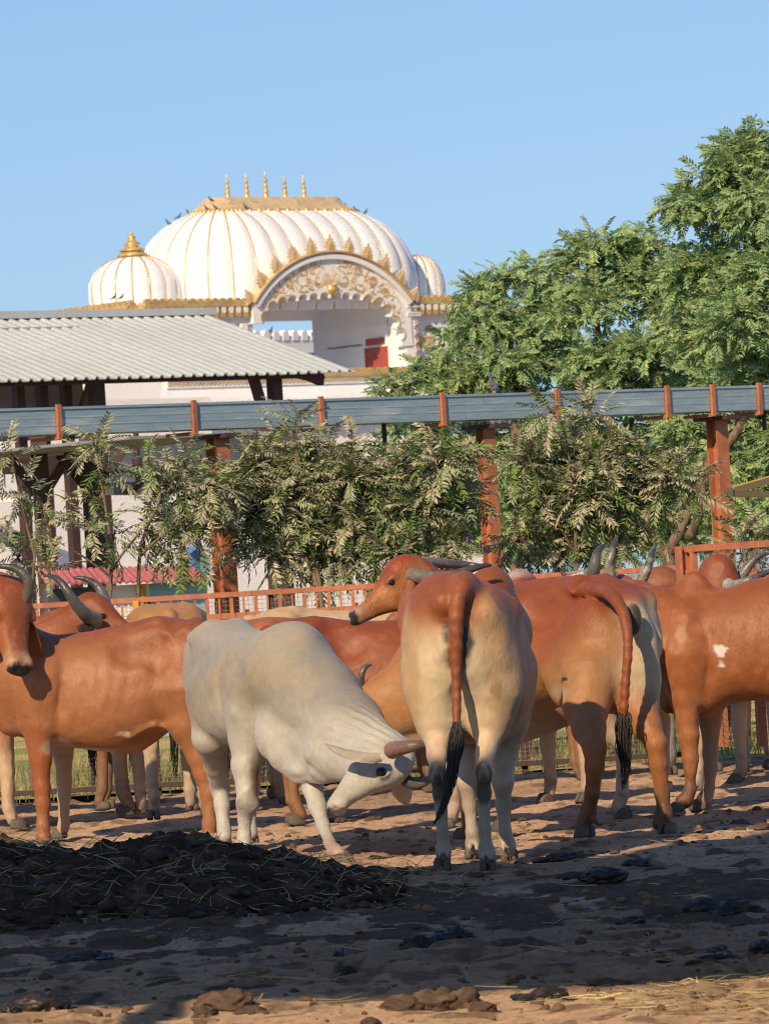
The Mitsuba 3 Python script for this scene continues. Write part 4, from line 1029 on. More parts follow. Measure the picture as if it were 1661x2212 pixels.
    def ear(s, base, tip, normal, width=0.11, curl=1.0, droop=0.0, col=(0.2, .07, .03), inner=(0.09, 0.05, 0.045)):
        base, tip = np.asarray(base, float), np.asarray(tip, float)
        n, m = 22, 11; u = np.linspace(0, 1, n); w = np.linspace(-1, 1, m)
        mid = (base + tip) / 2 + np.asarray([0, 0, droop])
        c = catmull([base, base * .45 + tip * .1 + mid * .45, tip * .45 + base * .1 + mid * .45, tip], n)
        t = np.gradient(c, axis=0); t /= np.linalg.norm(t, axis=1, keepdims=True)
        N = np.asarray(normal, float) - t * (t @ np.asarray(normal, float))[:, None]; N /= np.linalg.norm(N, axis=1, keepdims=True)
        Sd = np.cross(t, N)
        hwid = width / 2 * np.interp(u, [0, .12, .35, .6, .82, .94, 1], [.42, .62, .95, 1, .7, .36, .05])
        ca = np.interp(u, [0, .3, .7, 1], [2.0, 1.25, .9, .8]) * curl
        a = ca[:, None] * w[None]; Rr = hwid / np.maximum(np.sin(np.minimum(ca, 1.5)), .3)
        G = c[:, None] + Sd[:, None] * (Rr[:, None] * np.sin(a))[..., None] - N[:, None] * (Rr[:, None] * (1 - np.cos(a)))[..., None]
        v, f = slab(G, np.full((n, m), 0.008) * np.interp(np.abs(w), [0, 1], [1.3, .6])[None])
        k = n * m; tt = np.tile(np.repeat(u, m), 2)
        nz = meshkit.fbm(s.W(v) * 30, 3, 5)
        c0 = np.where((np.arange(2 * k) < k)[:, None], col if s.ear_flip else inner, inner if s.ear_flip else col) * (0.7 + 0.6 * nz)[:, None]
        s.parts.append(('ear', (v, f), 'coat', c0, True))
    ear_flip = False; eye_k = .042; nose_t = .915
    def eye(s, c, r=0.021):
        m = trimesh.creation.icosphere(3, r)
        s.parts.append(('eye', (np.array(m.vertices) + c, np.array(m.faces)), 'eye_mat', None, True))
    def head(s, poll, ax, up, Ln=0.46, k=0.06, horns=(), ears=(), eyes=(-1, 1), muzzle=True, wid=1.0, convex=1.0):
        """A long convex-browed head from the poll along ax to the muzzle; up is the way the forehead faces."""
        ax = nrm(ax); up = np.asarray(up, float); up = nrm(up - ax * (up @ ax)); lat = np.cross(up, ax); poll = np.asarray(poll, float)
        q = lambda x, y, z: poll + Ln * (x * ax + y * lat + z * up)
        st = [(-.12, .06, -.14, .06), (-.06, .14, -.2, .12), (.04, .2 * convex, -.24, .17), (.18, .225 * convex, -.27, .19), (.34, .195, -.28, .182), (.48, .135, -.265, .15), (.62, .085, -.22, .122),
              (.76, .055, -.175, .108), (.88, .05, -.15, .112), (.955, .025, -.135, .105), (1.0, -.015, -.11, .075), (1.03, -.05, -.08, .03)]
        s.loft([(a * Ln, b * Ln, c * Ln, w * Ln * wid) for a, b, c, w in st], poll, ax, lat, up, k=k, p=2.4, egg=-.02)
        for sg in (-1, 1):
            s.ell(q(.36, sg * .17 * wid, .07), np.array([.075, .035, .05]) * Ln, .025, np.stack([ax, lat, up], 1))      # brow over the eye
            s.ell(q(.40, sg * .12 * wid, -.15), np.array([.16, .05, .11]) * Ln, .05, np.stack([ax, lat, up], 1))       # cheek
            s.ell(q(.965, sg * .072, -.005), np.array([.042, .026, .034]) * Ln, .014, np.stack([ax, lat, up], 1), -1)     # nostril
            s.ell(q(.90, sg * .085, .0), np.array([.06, .04, .05]) * Ln, .03, np.stack([ax, lat, up], 1))
            s.cone(q(.70, sg * .13, -.125), .012 * Ln, q(.93, sg * .12, -.108), .012 * Ln, .012, op=-1)                   # mouth line
        for sg in eyes:
            s.ell(q(.385, sg * .19 * wid, .045), np.array([.05, .03, .032]) * Ln, .015, np.stack([ax, lat, up], 1), -1)
            s.eye(q(.385, sg * .166 * wid, .045), s.eye_k * Ln)
            s.cone(q(.33, sg * .182 * wid, .060), .014 * Ln, q(.44, sg * .174 * wid, .074), .014 * Ln, .01); s.cone(q(.34, sg * .186 * wid, .020), .012 * Ln, q(.44, sg * .176 * wid, .014), .012 * Ln, .01)
        s.heads.append((poll, ax, lat, up, Ln))
        s.hq = q
        return q
    def paint(s, fn): s.painter = fn
    def build(s, name, label, group='cattle standing in the dirt yard', spare=()):
        v, f = s.mesh()
        v = np.asarray(v); key = thing(name, label, 'cow', group)
        W = s.W(v)
        c = s.painter(s, v, W)
        _, _, N = meshkit.arrays((W, f), True)
        W = W + N * ((meshkit.fbm(W * 5.5, 3, s.seed) - .5) * .014 + (meshkit.fbm(W * 19, 3, s.seed + 1) - .5) * .0022)[:, None]
        if s.h < .015:
            rx, ry, rz = v.T
            rib = ramp(np.abs(ry), .14, .2) * ramp(rz, .62, .74) * ramp(-rz, -1.12, -.98) * ramp(rx, -.3, -.2) * ramp(-rx, -.36, -.2)
            W = W + N * (.0013 * rib * np.sin((rx + .22 * (rz - .9) + .02 * np.sin(rz * 9)) * 2 * np.pi / .078))[:, None]
        if hasattr(s, 'relief'): W = W + N * s.relief(s, v, W)[:, None]
        for poll, ax, lat, up, Ln in s.heads:
            hx, hy, hz = ((v - poll) @ a / Ln for a in (ax, lat, up))
            nz = meshkit.fbm(W * 60, 3, 8) - .5
            near = (np.abs(hy) < .22) & (hz < .3) & (hz > -.33) & (hx < 1.1) & (hx > .2)
            wn = np.clip((hx - s.nose_t + nz * .08 + np.clip(hz, -.3, .0) * .2) / .035, 0, 1) * near
            c = c * (1 - wn[:, None]) + np.array([.028, .027, .029]) * wn[:, None] * (0.7 + nz[:, None])
            ring = np.clip((hx - .76 + nz * .15 + np.clip(-hz - .05, 0, .2) * .6) / .12, 0, 1) * near * (1 - wn)
            c = c * (1 - .75 * ring[:, None]) + np.array(getattr(s, 'muz', (.42, .32, .22))) * .75 * ring[:, None]
            for sg in (-1, 1):
                ed = np.sqrt(((hx - .385) / .075) ** 2 + ((hy - sg * .17) / .07) ** 2 + ((hz - .045) / .05) ** 2)
                we = np.clip(1.25 - ed + nz * .5, 0, 1) * near
                c = c * (1 - .85 * we[:, None]) + np.array([.03, .022, .018]) * .85 * we[:, None]
        put('body', (W, f), 'coat', key, smooth=True, color=np.clip(c, 0.004, .9))
        for nm, (pv, pf), m, pc, sm in s.parts:
            put(nm, (s.W(pv), pf), m, key, smooth=sm, color=pc)
        return key


def ramp(x, a, b): 
    t = np.clip((x - a) / (b - a), 0, 1); return t * t * (3 - 2 * t)
def lay(c, col, w): return c * (1 - w[:, None]) + np.asarray(col) * w[:, None]
RED, RUST, TAN, CREAM, GREY, DARK = (.215, .060, .024), (.265, .092, .036), (.34, .165, .075), (.48, .35, .22), (.40, .36, .30), (.03, .025, .025)
def coat_noise(W, seed): return meshkit.fbm(W * 3.2, 4, seed) - .5, meshkit.fbm(W * 18, 3, seed + 3) - .5, meshkit.fbm(W * np.array([70, 70, 25]), 2, seed + 5) - .5
def blob(v, c, r, n=0.0, soft=.35): return ramp(1 + soft - np.sqrt((((v - np.asarray(c)) / np.asarray(r)) ** 2).sum(1)) + n, 0, 2 * soft)
def painter(top=RED, side=RUST, low=TAN, leg=CREAM, shin=(.30, .24, .19), z1=1.1, z0=.6, blobs=(), mott=.5, rear=None):
    """Coat of one animal: dark back, paler belly and legs, with ragged mottled transitions; blobs are patches (centre, radii, colour, strength)."""
    def fn(s, v, W):
        a, b, c = coat_noise(W, s.seed)
        x, y, z = v.T
        col = np.tile(np.array(side, float), (len(v), 1))
        col = lay(col, top, ramp(z + a * .5 * mott + b * .08, z1 - .16, z1 + .12))
        col = lay(col, low, ramp(-(z + a * .35 * mott + b * .06 - .25 * np.abs(y)), -z0 - .08, -z0 + .2))
        col = lay(col, leg, .9 * ramp(-(z + a * .3 * mott), -.62, -.38))
        col = lay(col, shin, .75 * ramp(-(z + a * .35 + b * .1), -.34, -.12))
        for ce, r, cc, st in blobs:
            col = lay(col, cc, st * blob(v, ce, r, a * .9 + b * .3))
        m = (a > .16) & (b > .0)
        col = col * (1 + .5 * a + .34 * b + .2 * c)[:, None]
        col = lay(col, col * .55 + np.array([.20, .17, .14]), .22 * ramp(b * 1.2 + c * .5, .08, .26) * ramp(a, -.1, .12))
        dirt = ramp(b + a * .6 - z * .25, .02, .14) * ramp(-z, -.45, -.05)
        return lay(col, (.074, .056, .041), .55 * dirt)
    return fn


def body_parts(s, hip=(-.45, 1.22, .2), sh=(.42, 1.15, .17), k=1.0, hollow=.235):
    """Bone points under the skin common to all: hooks, pins, loin hollow, shoulder blades and the skin creases at elbow and thigh."""
    for g in (-1, 1):
        s.cone([hip[0] + .05, g * (hip[2] - .08), hip[1] - .03], .035 * k, [hip[0], g * (hip[2] + .012), hip[1] - .075], .026 * k, .07)
        s.cone([hip[0] - .26 * k, g * .06, hip[1] - .13], .032 * k, [hip[0] - .2 * k, g * .09, hip[1] - .12], .036 * k, .08)
        s.ell([hip[0] + .19 * k, g * hollow, hip[1] - .15], [.12 * k, .05, .085], .08, op=-1)
        s.ell([hip[0] + .03, g * (hollow + .0), hip[1] - .21], [.06, .03, .10], .08, op=-1)
        s.ell([sh[0], g * (sh[2] - .015), sh[1] - .22 * k], [.09 * k, .05, .22 * k], .10)
        s.cone([sh[0] - .02, g * (sh[2] + .015), sh[1] - .06], .018, [sh[0] + .05, g * (sh[2] + .03), sh[1] - .36 * k], .025, .06)
        s.cone([sh[0] - .13, g * (sh[2] + .075), sh[1] - .15], .010, [sh[0] - .10, g * (sh[2] + .07), sh[1] - .48 * k], .014, .05, op=-1)


def std_cow(x, y, d, heading, k=1.0, h=.022, seed=0, head=None, neckr=(.19, .11), hump=True, legs=(0, 0, 0, 0), ground=0.0, tail=True, no_head=False, belly=0.0):
    s = Cow(x, y, d, heading, h, seed, ground)
    st = [(-.74, 1.05, .9, .05), (-.69, 1.17, .80, .15), (-.58, 1.235, .7, .205), (-.43, 1.25, .62, .235), (-.2, 1.215, .56 - belly, .275), (.02, 1.2, .5 - belly, .30), (.22, 1.2, .51 - belly, .285), (.4, 1.215, .54, .24), (.54, 1.2, .6, .18), (.66, 1.1, .68, .12), (.73, .98, .78, .05)]
    s.loft([tuple(q * k for q in r) for r in st], k=.08, egg=.1)
    P = lambda a, b, c: np.array([a, b, c]) * k
    body_parts(s, (-.45 * k, 1.235 * k, .2 * k), (.4 * k, 1.15 * k, .18 * k), k)
    if hump: s.ell(P(.42, 0, 1.19), P(.16, .08, .11), .09)
    for i, (g, lx) in enumerate(((1, legs[0]), (-1, legs[1]))):
        s.leg([P(.42, g * .14, .95), P(.38, g * .165, .68), P(.40 + lx * .5, g * .15, .42), P(.405 + lx * .55, g * .15, .34), P(.40 + lx * .9, g * .148, .13), P(.42 + lx, g * .148, .055 / k)], [.13 * k, .082 * k, .048 * k, .044 * k, .034 * k, .036])
    for i, (g, lx) in enumerate(((1, legs[2]), (-1, legs[3]))):
        s.ell(P(-.52, g * .135, .92), P(.17, .105, .3), .09)
        s.leg([P(-.46, g * .14, .95), P(-.42, g * .17, .72), P(-.58 + lx * .6, g * .155, .5), P(-.62 + lx * .7, g * .15, .43), P(-.6 + lx * .95, g * .145, .14), P(-.57 + lx, g * .145, .055 / k)], [.16 * k, .12 * k, .06 * k, .045 * k, .036 * k, .037])
    if tail:
        s.chain([P(-.70, 0, 1.18), P(-.78, 0, 1.1), P(-.80, .01, .8), P(-.78, .02, .55)], [.04 * k, .034 * k, .022 * k, .018 * k], .03)
        s.tuft([P(-.78, .02, .58), P(-.785, .025, .42), P(-.77, .02, .25)], .032, 40, seed)
    if not no_head:
        n0, poll, ax, up, Ln = head or ((.52, 0, .98), (1.0, 0, 1.3), (.7, 0, -.7), (.7, 0, .7), .44)
        n0, poll = P(*n0), P(*poll)
        base = poll + nrm(ax) * Ln * .12 - nrm(up) * Ln * .06
        s.chain([n0, (n0 * .5 + base * .5) + [0, 0, -.02], base], [neckr[0] * k, (neckr[0] + neckr[1]) / 2 * k, neckr[1] * k], .08, sy=.72)
        s.chain([P(.56, 0, .62), (P(.6, 0, .66) + base) / 2 + [0, 0, -.14], base + nrm(ax) * .1 - nrm(up) * .1], [.1 * k, .075 * k, .05], .08, sy=.35)   # dewlap
        s.hq = s.head(poll, ax, up, Ln)
    return s


def polymask(v, pts, r, soft):
    d = np.full(len(v), 9.0)
    for a, b in zip(pts[:-1], pts[1:]):
        ab = b - a; t = np.clip((v - a) @ ab / (ab @ ab), 0, 1); d = np.minimum(d, np.linalg.norm(v - a - t[:, None] * ab, axis=1))
    return ramp(-d, -r - soft, -r)


# ---- the animal seen from behind, head turned left
A = Cow(1030, 1880, 26.0, (.13, .99), .0105, 11)
A.loft([(-.64, 1.1, .98, .05), (-.60, 1.2, .88, .12), (-.52, 1.295, .80, .18), (-.4, 1.335, .72, .215), (-.2, 1.33, .64, .25), (0, 1.325, .58, .285), (.25, 1.315, .57, .285), (.45, 1.32, .58, .25), (.6, 1.29, .6, .2), (.75, 1.2, .7, .13), (.82, 1.1, .8, .05)], k=.08, egg=.06, p=2.7)
A.cone([-.62, 0, 1.25], .055, [-.3, 0, 1.315], .06, .08)
A.ell(A.L(1062, 1275, 26.5), [.16, .10, .115], .07)
for g, hx, hy in ((1, 915, 1306), (-1, 1101, 1316)):
    p = A.L(hx, hy, 25.72); A.cone(p, .03, p + [.05, -g * .06, .012], .045, .055)
    A.ell(p + [-.06, g * .01, -.10], [.06, .035, .07], .06, op=-1); A.ell(p + [.17, g * .045, -.13], [.12, .05, .09], .08, op=-1)
A.cone(A.L(955, 1318, 25.46), .035, A.L(968, 1332, 25.46), .03, .07); A.cone(A.L(1042, 1326, 25.46), .035, A.L(1028, 1336, 25.46), .03, .07)
A.ell(A.L(943, 1392, 25.64), [.19, .113, .235], .12, p=2.4); A.ell(A.L(1058, 1394, 25.64), [.19, .120, .235], .12, p=2.4)
A.cone(A.L(942, 1470, 25.62), .118, A.L(944, 1560, 25.58), .088, .10); A.cone(A.L(1060, 1470, 25.62), .124, A.L(1059, 1556, 25.58), .088, .10)
A.ell(A.L(1100, 1420, 25.75), [.16, .06, .2], .08); A.ell(A.L(906, 1420, 25.75), [.16, .05, .2], .08)
tl = A.R.T @ np.array([-.1, 1, 0]); tr = A.R.T @ np.array([.1, 1, 0])
A.leg([A.L(943, 1500, 25.6), A.L(946, 1575, 25.60), A.L(944, 1632, 25.47), A.L(945, 1672, 25.38), A.L(951, 1715, 25.42), A.L(956, 1790, 25.46), A.L(958, 1838, 25.48), A.L(958, 1856, 25.53)], [.12, .076, .046, .037, .029, .025, .033, .034], toe=tl)
A.leg([A.L(1064, 1500, 25.6), A.L(1060, 1570, 25.60), A.L(1048, 1630, 25.47), A.L(1045, 1666, 25.38), A.L(1045, 1712, 25.42), A.L(1047, 1790, 25.46), A.L(1051, 1842, 25.48), A.L(1053, 1860, 25.53)], [.125, .072, .045, .037, .030, .026, .034, .036], toe=tr)
for px in (944, 1045):
    A.cone(A.L(px, 1655, 25.30), .016, A.L(px, 1685, 25.33), .02, .03)
A.leg([A.L(1012, 1450, 26.5), A.L(1008, 1560, 26.45), A.L(1006, 1640, 26.45), A.L(1009, 1690, 26.42), A.L(1015, 1740, 26.45), A.L(1020, 1800, 26.45), A.L(1022, 1822, 26.47), A.L(1022, 1833, 26.5)], [.13, .08, .046, .043, .030, .027, .034, .036], toe=tr)
A.leg([A.L(1098, 1450, 26.4), A.L(1098, 1560, 26.4), A.L(1090, 1640, 26.4), A.L(1087, 1690, 26.36), A.L(1087, 1740, 26.4), A.L(1091, 1800, 26.4), A.L(1095, 1824, 26.42), A.L(1096, 1838, 26.45)], [.14, .09, .052, .048, .033, .031, .038, .040], toe=tr)
for px, py, d in ((958, 1842, 25.44), (1051, 1846, 25.44), (1096, 1828, 26.38), (1022, 1826, 26.42)):
    for g in (-1, 1): A.cone(A.L(px + g * 8, py, d), .014, A.L(px + g * 8, py + 8, d - .02), .01, .01)
A.cone(A.L(990, 1480, 25.44), .014, A.L(992, 1545, 25.45), .03, .05, op=-1)
A.ell(A.L(1001, 1385, 25.63), [.17, .13, .21], .05, p=2.5); A.ell(A.L(988, 1392, 25.47), [.04, .042, .095], .035)
A.tailpts = [A.L(1006, 1258, 25.52), A.L(997, 1272, 25.41), A.L(988, 1305, 25.355), A.L(985, 1404, 25.35), A.L(986, 1500, 25.345), A.L(986, 1592, 25.30)]
A.chain(A.tailpts[:2], [.045, .042], .06); A.tailpts = list(catmull(A.tailpts, 16)); A.chain(A.tailpts[2:], np.interp(np.linspace(0, 1, 14), [0, .25, .6, 1], [.042, .034, .025, .019]), .012)
A.tuft([A.L(986, 1568, 25.28), A.L(983, 1620, 25.27), A.L(973, 1680, 25.25), A.L(960, 1735, 25.24), A.L(937, 1780, 25.24)], .028, 150, 4)
A.ell(A.L(1006, 1535, 25.85), [.07, .07, .05], .05); A.cone(A.L(1005, 1545, 25.75), .026, A.L(1004, 1576, 25.75), .02, .02); A.cone(A.L(1012, 1540, 25.85), .02, A.L(1010, 1562, 25.85), .014, .02)
A.chain([A.L(1060, 1370, 26.6), A.L(1000, 1340, 26.7), A.L(945, 1300, 26.65), A.L(912, 1262, 26.5)], [.2, .17, .13, .105], .07)
A.chain([A.L(895, 1300, 26.45), A.L(893, 1345, 26.5), A.L(925, 1410, 26.6)], [.055, .05, .07], .05)
A.ear_flip = True
pollA = A.L(896, 1226, 26.45); axA = A.L(753, 1338, 26.33) - pollA
A.head(pollA, axA, np.array([0, .05, 1.0]) + A.R.T @ np.array([-.75, -.12, .66]), np.linalg.norm(axA) / 1.02, .05, convex=1.08)
A.horn([A.L(890, 1243, 26.38), A.L(912, 1246, 26.26), A.L(945, 1247, 26.2), A.L(985, 1240, 26.17), A.L(1030, 1226, 26.2), A.L(1061, 1221, 26.25)], .036, base=(.19, .16, .13), tip=(.06, .056, .052), streak=1.0)
A.horn([A.L(890, 1226, 26.6), A.L(925, 1216, 26.75), A.L(965, 1218, 26.85), A.L(1010, 1220, 26.9), A.L(1040, 1222, 26.85)], .034, base=(.26, .22, .18), tip=(.08, .07, .065))
A.ear(A.L(884, 1254, 26.28), A.L(872, 1368, 26.12), A.R.T @ np.array([-.30, -.94, .1]), .10, .8, 0, (.27, .085, .038), (.24, .085, .045))
A.ear(A.L(880, 1240, 26.65), A.L(870, 1340, 26.9), A.R.T @ np.array([-.4, .9, .1]), .1, .9, 0, (.30, .09, .035), (.13, .065, .05))
A.muz = (.38, .26, .17)
def paintA(s, v, W):
    a, b, c = coat_noise(W, 11); x, y, z = v.T
    col = np.tile(np.array((.296, .115, .043)), (len(v), 1))
    col = lay(col, (.229, .070, .025), ramp(z + a * .3, 1.12, 1.28))
    rear = ramp(-(x + .2 * np.abs(y) + a * .12 + b * .04), .30, .52)
    col = lay(col, (.60, .47, .31), rear * ramp(-(z + a * .16 + b * .05), -1.22, -.98) * ramp(z + a * .1, .45, .7))
    col = lay(col, (.42, .27, .14), rear * .8 * blob(v, [-.5, .25, .95], [.35, .11, .34], a))
    col = lay(col, (.42, .27, .14), rear * .8 * blob(v, [-.5, -.26, .95], [.35, .12, .36], a))
    col = lay(col, (.54, .41, .28), .9 * ramp(-(z + a * .2), -.75, -.5))
    col = lay(col, (.38, .32, .26), .9 * ramp(-(z + a * .25 + b * .1), -.55, -.25))
    for hx in (944, 1046):
        p = s.L(hx, 1690, 25.38); col = lay(col, (.074, .063, .056), .85 * blob(v, p + [-.02, 0, 0], [.07, .06, .10], a * 1.2 + b))
    hd = ramp(x * 0 + z, 1.22, 1.26) * 0
    q, ax, lat, up, Ln = s.heads[0]
    hxx, hyy, hzz = (v - q) @ ax / Ln, (v - q) @ lat / Ln, (v - q) @ up / Ln
    onh = ((hxx > -.1) & (np.abs(hyy) < .35) & (hzz > -.5) & (hzz < .35) & (y > .1)).astype(float)
    col = lay(col, (.311, .115, .041), onh); col = lay(col, (.244, .056, .021), onh * ramp(hzz + a * .25, -.02, .16))
    p0 = s.L(986, 1400, 25.405)
    tw = polymask(v, s.tailpts[2:], .037, .006) * (x < s.L(986, 1400, 25.38)[0] + np.where(z > 1.24, .1, .006))
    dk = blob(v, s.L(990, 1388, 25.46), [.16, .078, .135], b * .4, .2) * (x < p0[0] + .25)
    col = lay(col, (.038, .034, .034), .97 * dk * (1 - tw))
    col = lay(col, (.225, .070, .029), tw)
    col = lay(col, (.407, .148, .096), blob(v, s.L(1005, 1560, 25.75), [.06, .05, .06], 0, .3))
    col = lay(col, (.200, .074, .030), .7 * blob(v, s.L(1075, 1310, 25.6), [.12, .07, .06], a * 1.2, .15))
    col = lay(col, (.222, .141, .081), .6 * blob(v, s.L(1078, 1485, 25.5), [.1, .03, .05], b * 2, .3))
    return col * (1 + .34 * a + .3 * b + .2 * c)[:, None]
A.paint(paintA)
A.build('zebu_cow', 'red and cream cow seen from behind, tail hanging, head turned to the left', 'cattle standing in the dirt yard')

# ---- the grey animal, head down, butting
B = Cow(566, 1840, 28.7, (.36, -.93), .0115, 23)
B.loft([(-.74, 1.0, .88, .05), (-.67, 1.12, .78, .14), (-.52, 1.2, .68, .19), (-.36, 1.215, .62, .235), (-.12, 1.17, .56, .285), (.1, 1.15, .545, .285), (.28, 1.15, .56, .245), (.42, 1.13, .59, .20), (.54, 1.03, .62, .15), (.64, .9, .7, .05)], k=.08, egg=.1)
body_parts(B, (-.42, 1.20, .165), (.34, 1.1, .19))
B.ell(B.L(640, 1385, 28.2), [.14, .08, .07], .09)
B.chain([B.L(628, 1450, 28.2), B.L(690, 1515, 28.0), B.L(750, 1570, 27.75), B.L(815, 1622, 27.45)], [.245, .205, .165, .12], .08)
B.chain([B.L(600, 1590, 28.1), B.L(650, 1625, 28.0), B.L(705, 1632, 27.75), B.L(760, 1650, 27.5)], [.14, .13, .12, .10], .08, sy=.8)
B.chain([B.L(597, 1640, 28.0), B.L(640, 1662, 27.9), B.L(690, 1664, 27.75)], [.05, .055, .05], .05, sy=.6)
tb = B.R.T @ np.array([.45, -.9, 0])
B.leg([B.L(556, 1490, 28.35), B.L(535, 1600, 28.35), B.L(530, 1655, 28.33), B.L(533, 1705, 28.3), B.L(535, 1738, 28.27), B.L(530, 1765, 28.3), B.L(528, 1805, 28.3), B.L(527, 1826, 28.28), B.L(527, 1832, 28.25)], [.16, .098, .072, .052, .056, .036, .031, .036, .037], toe=tb)
B.leg([B.L(668, 1570, 28.05), B.L(668, 1660, 28.0), B.L(676, 1705, 27.9), B.L(686, 1745, 27.8), B.L(698, 1785, 27.65), B.L(712, 1822, 27.5), B.L(722, 1838, 27.42), B.L(732, 1845, 27.36)], [.14, .075, .05, .045, .031, .028, .034, .036], toe=B.R.T @ np.array([.7, -.7, 0]))
B.leg([B.L(470, 1520, 28.95), B.L(456, 1590, 28.9), B.L(466, 1655, 29.1), B.L(474, 1700, 29.25), B.L(479, 1740, 29.2), B.L(484, 1795, 29.15), B.L(486, 1808, 29.1)], [.15, .1, .056, .047, .036, .032, .036], toe=tb)
B.leg([B.L(545, 1520, 29.3), B.L(545, 1590, 29.2), B.L(540, 1655, 29.4), B.L(541, 1700, 29.5), B.L(540, 1740, 29.5), B.L(540, 1795, 29.4), B.L(541, 1800, 29.4)], [.15, .1, .056, .047, .036, .032, .036], toe=tb)
pollB = B.L(866, 1628, 27.42); axB = B.L(719, 1760, 27.2) - pollB
B.muz = (.40, .36, .31); B.eye_k = .058; B.nose_t = .985
B.head(pollB, axB, B.R.T @ np.array([.66, -.20, -.70]), np.linalg.norm(axB) / 1.02, .06)
B.horn([B.L(846, 1622, 27.2), B.L(868, 1616, 27.08), B.L(892, 1612, 27.02), B.L(925, 1608, 27.05), B.L(955, 1612, 27.15)], .042, base=(.22, .11, .08), tip=(.10, .09, .08))
B.horn([B.L(866, 1668, 27.45), B.L(880, 1688, 27.4), B.L(905, 1693, 27.35), B.L(932, 1680, 27.3), B.L(955, 1655, 27.3)], .036, base=(.06, .055, .055), tip=(.12, .11, .10))
B.ear(B.L(824, 1630, 27.18), B.L(703, 1608, 27.1), B.R.T @ np.array([.05, -.40, .85]), .085, 1.15, -.025, (.42, .38, .32), (.16, .13, .11))
B.ear(B.L(860, 1690, 27.5), B.L(880, 1740, 27.75), B.R.T @ np.array([.2, .6, -.7]), .1, 1.0, 0, (.42, .38, .32), (.16, .13, .11))
def paintB(s, v, W):
    a, b, c = coat_noise(W, 23); x, y, z = v.T
    fine = meshkit.fbm(np.stack([W[:, 0] * 130, W[:, 1] * 130, W[:, 2] * 26], 1), 3, 2) - .5
    col = np.tile(np.array((.265, .245, .208)), (len(v), 1))
    col = lay(col, (.318, .311, .296), .8 * ramp(z + a * .3, 1.02, 1.2))
    col = lay(col, (.296, .237, .163), .6 * ramp(a + b * .5, .02, .14))
    col = lay(col, (.266, .207, .133), .5 * blob(v, [-.15, -.28, .72], [.4, .15, .2], a * 1.5))
    col = lay(col, (.444, .422, .370), .9 * ramp(-(z + a * .25 + b * .06) + .25 * ramp(x, .2, .5), -.52, -.36))
    col = lay(col, (.444, .425, .370), .85 * blob(v, s.L(640, 1640, 27.9), [.3, .3, .17], a * 1.2))
    q, ax, lat, up, Ln = s.heads[0]
    hx = (v - q) @ ax / Ln
    col = lay(col, (.414, .392, .348), .85 * ramp(hx + a * .4, -.1, .35) * ramp(-(z + a * .3), -.95, -.7))
    col = lay(col, (.126, .063, .037), .85 * blob(v, s.L(540, 1688, 28.3) + [.03, .03, 0], [.1, .055, .13], a * 2 + b))
    col = lay(col, (.185, .163, .141), .7 * blob(v, s.L(534, 1737, 28.2), [.08, .06, .05], b * 2))
    col = lay(col, (.296, .163, .096), .6 * blob(v, s.L(716, 1830, 27.4), [.2, .12, .10], a * 2 + b))
    return col * (1 + .26 * a + .24 * b + .34 * fine)[:, None]
def wrinkles(s, v, W):
    q, ax, lat, up, Ln = s.heads[0]
    d = (v - q); t = d @ ax / Ln; u = d @ up / Ln
    near = np.clip(1 - np.abs(t - .02) / .42, 0, 1) * np.clip(1 - np.abs(u + .45) / .4, 0, 1)
    p = s.L(650, 1640, 27.8); bl = np.clip(1.3 - np.linalg.norm((v - p) / [.22, .22, .14], axis=1), 0, 1)
    nz = meshkit.fbm(W * 7, 2, 4)
    return .010 * near * np.sin(t * 75 + nz * 9) + .014 * bl * np.sin((v[:, 1] - v[:, 0] * .3) * 62 + nz * 7)
B.relief = wrinkles
B.paint(paintB)
B.build('zebu_cow', 'pale grey cow with its head lowered to the ground, horns pushed forward', 'cattle standing in the dirt yard')

# ---- red animal side-on at the left, looking back at the camera
E_ = Cow(230, 1815, 31.9, (-1, .02), .0125, 31)
rows = [(-20, 1395, 1530, .08), (8, 1355, 1570, .15), (50, 1346, 1596, .20), (91, 1364, 1608, .235), (127, 1371, 1614, .26), (182, 1366, 1620, .285), (237, 1355, 1624, .295), (291, 1344, 1618, .29), (346, 1331, 1588, .27), (382, 1333, 1560, .245), (420, 1345, 1545, .215), (452, 1372, 1525, .16), (474, 1420, 1480, .05)]
st = []
for px, pt, pb, hw in rows:
    t, b = E_.side(px, pt), E_.side(px, pb); st.append(((t[0] + b[0]) / 2, t[2], b[2], hw))
E_.loft(st, k=.07, egg=.1)
hz = E_.side(360, 1335)
body_parts(E_, (hz[0], hz[2] - .02, .165), (E_.side(85, 1400)[0], 1.1, .185), .95)
yn = .16
E_.leg([E_.side(85, 1470, yn), E_.side(82, 1560, yn), E_.side(88, 1640, yn), E_.side(91, 1702, yn), E_.side(92, 1735, yn), E_.side(92, 1785, yn), E_.side(94, 1810, yn), E_.side(90, 1815, yn)], [.15, .095, .062, .046, .04, .034, .038, .038])
E_.leg([E_.side(130, 1540, -yn), E_.side(136, 1630, -yn), E_.side(139, 1690, -yn), E_.side(138, 1720, -yn), E_.side(138, 1780, -yn), E_.side(135, 1792, -yn)], [.1, .055, .042, .036, .032, .036])
E_.ell(E_.side(420, 1450, .12), [.16, .12, .26], .09)
E_.leg([E_.side(410, 1500, .14), E_.side(408, 1560, .16), E_.side(428, 1630, .16), E_.side(440, 1672, .15), E_.side(452, 1715, .15), E_.side(454, 1780, .15), E_.side(452, 1806, .15), E_.side(448, 1812, .15)], [.2, .13, .072, .058, .048, .042, .042, .04])
E_.ell(E_.side(425, 1450, -.12), [.16, .11, .26], .09)
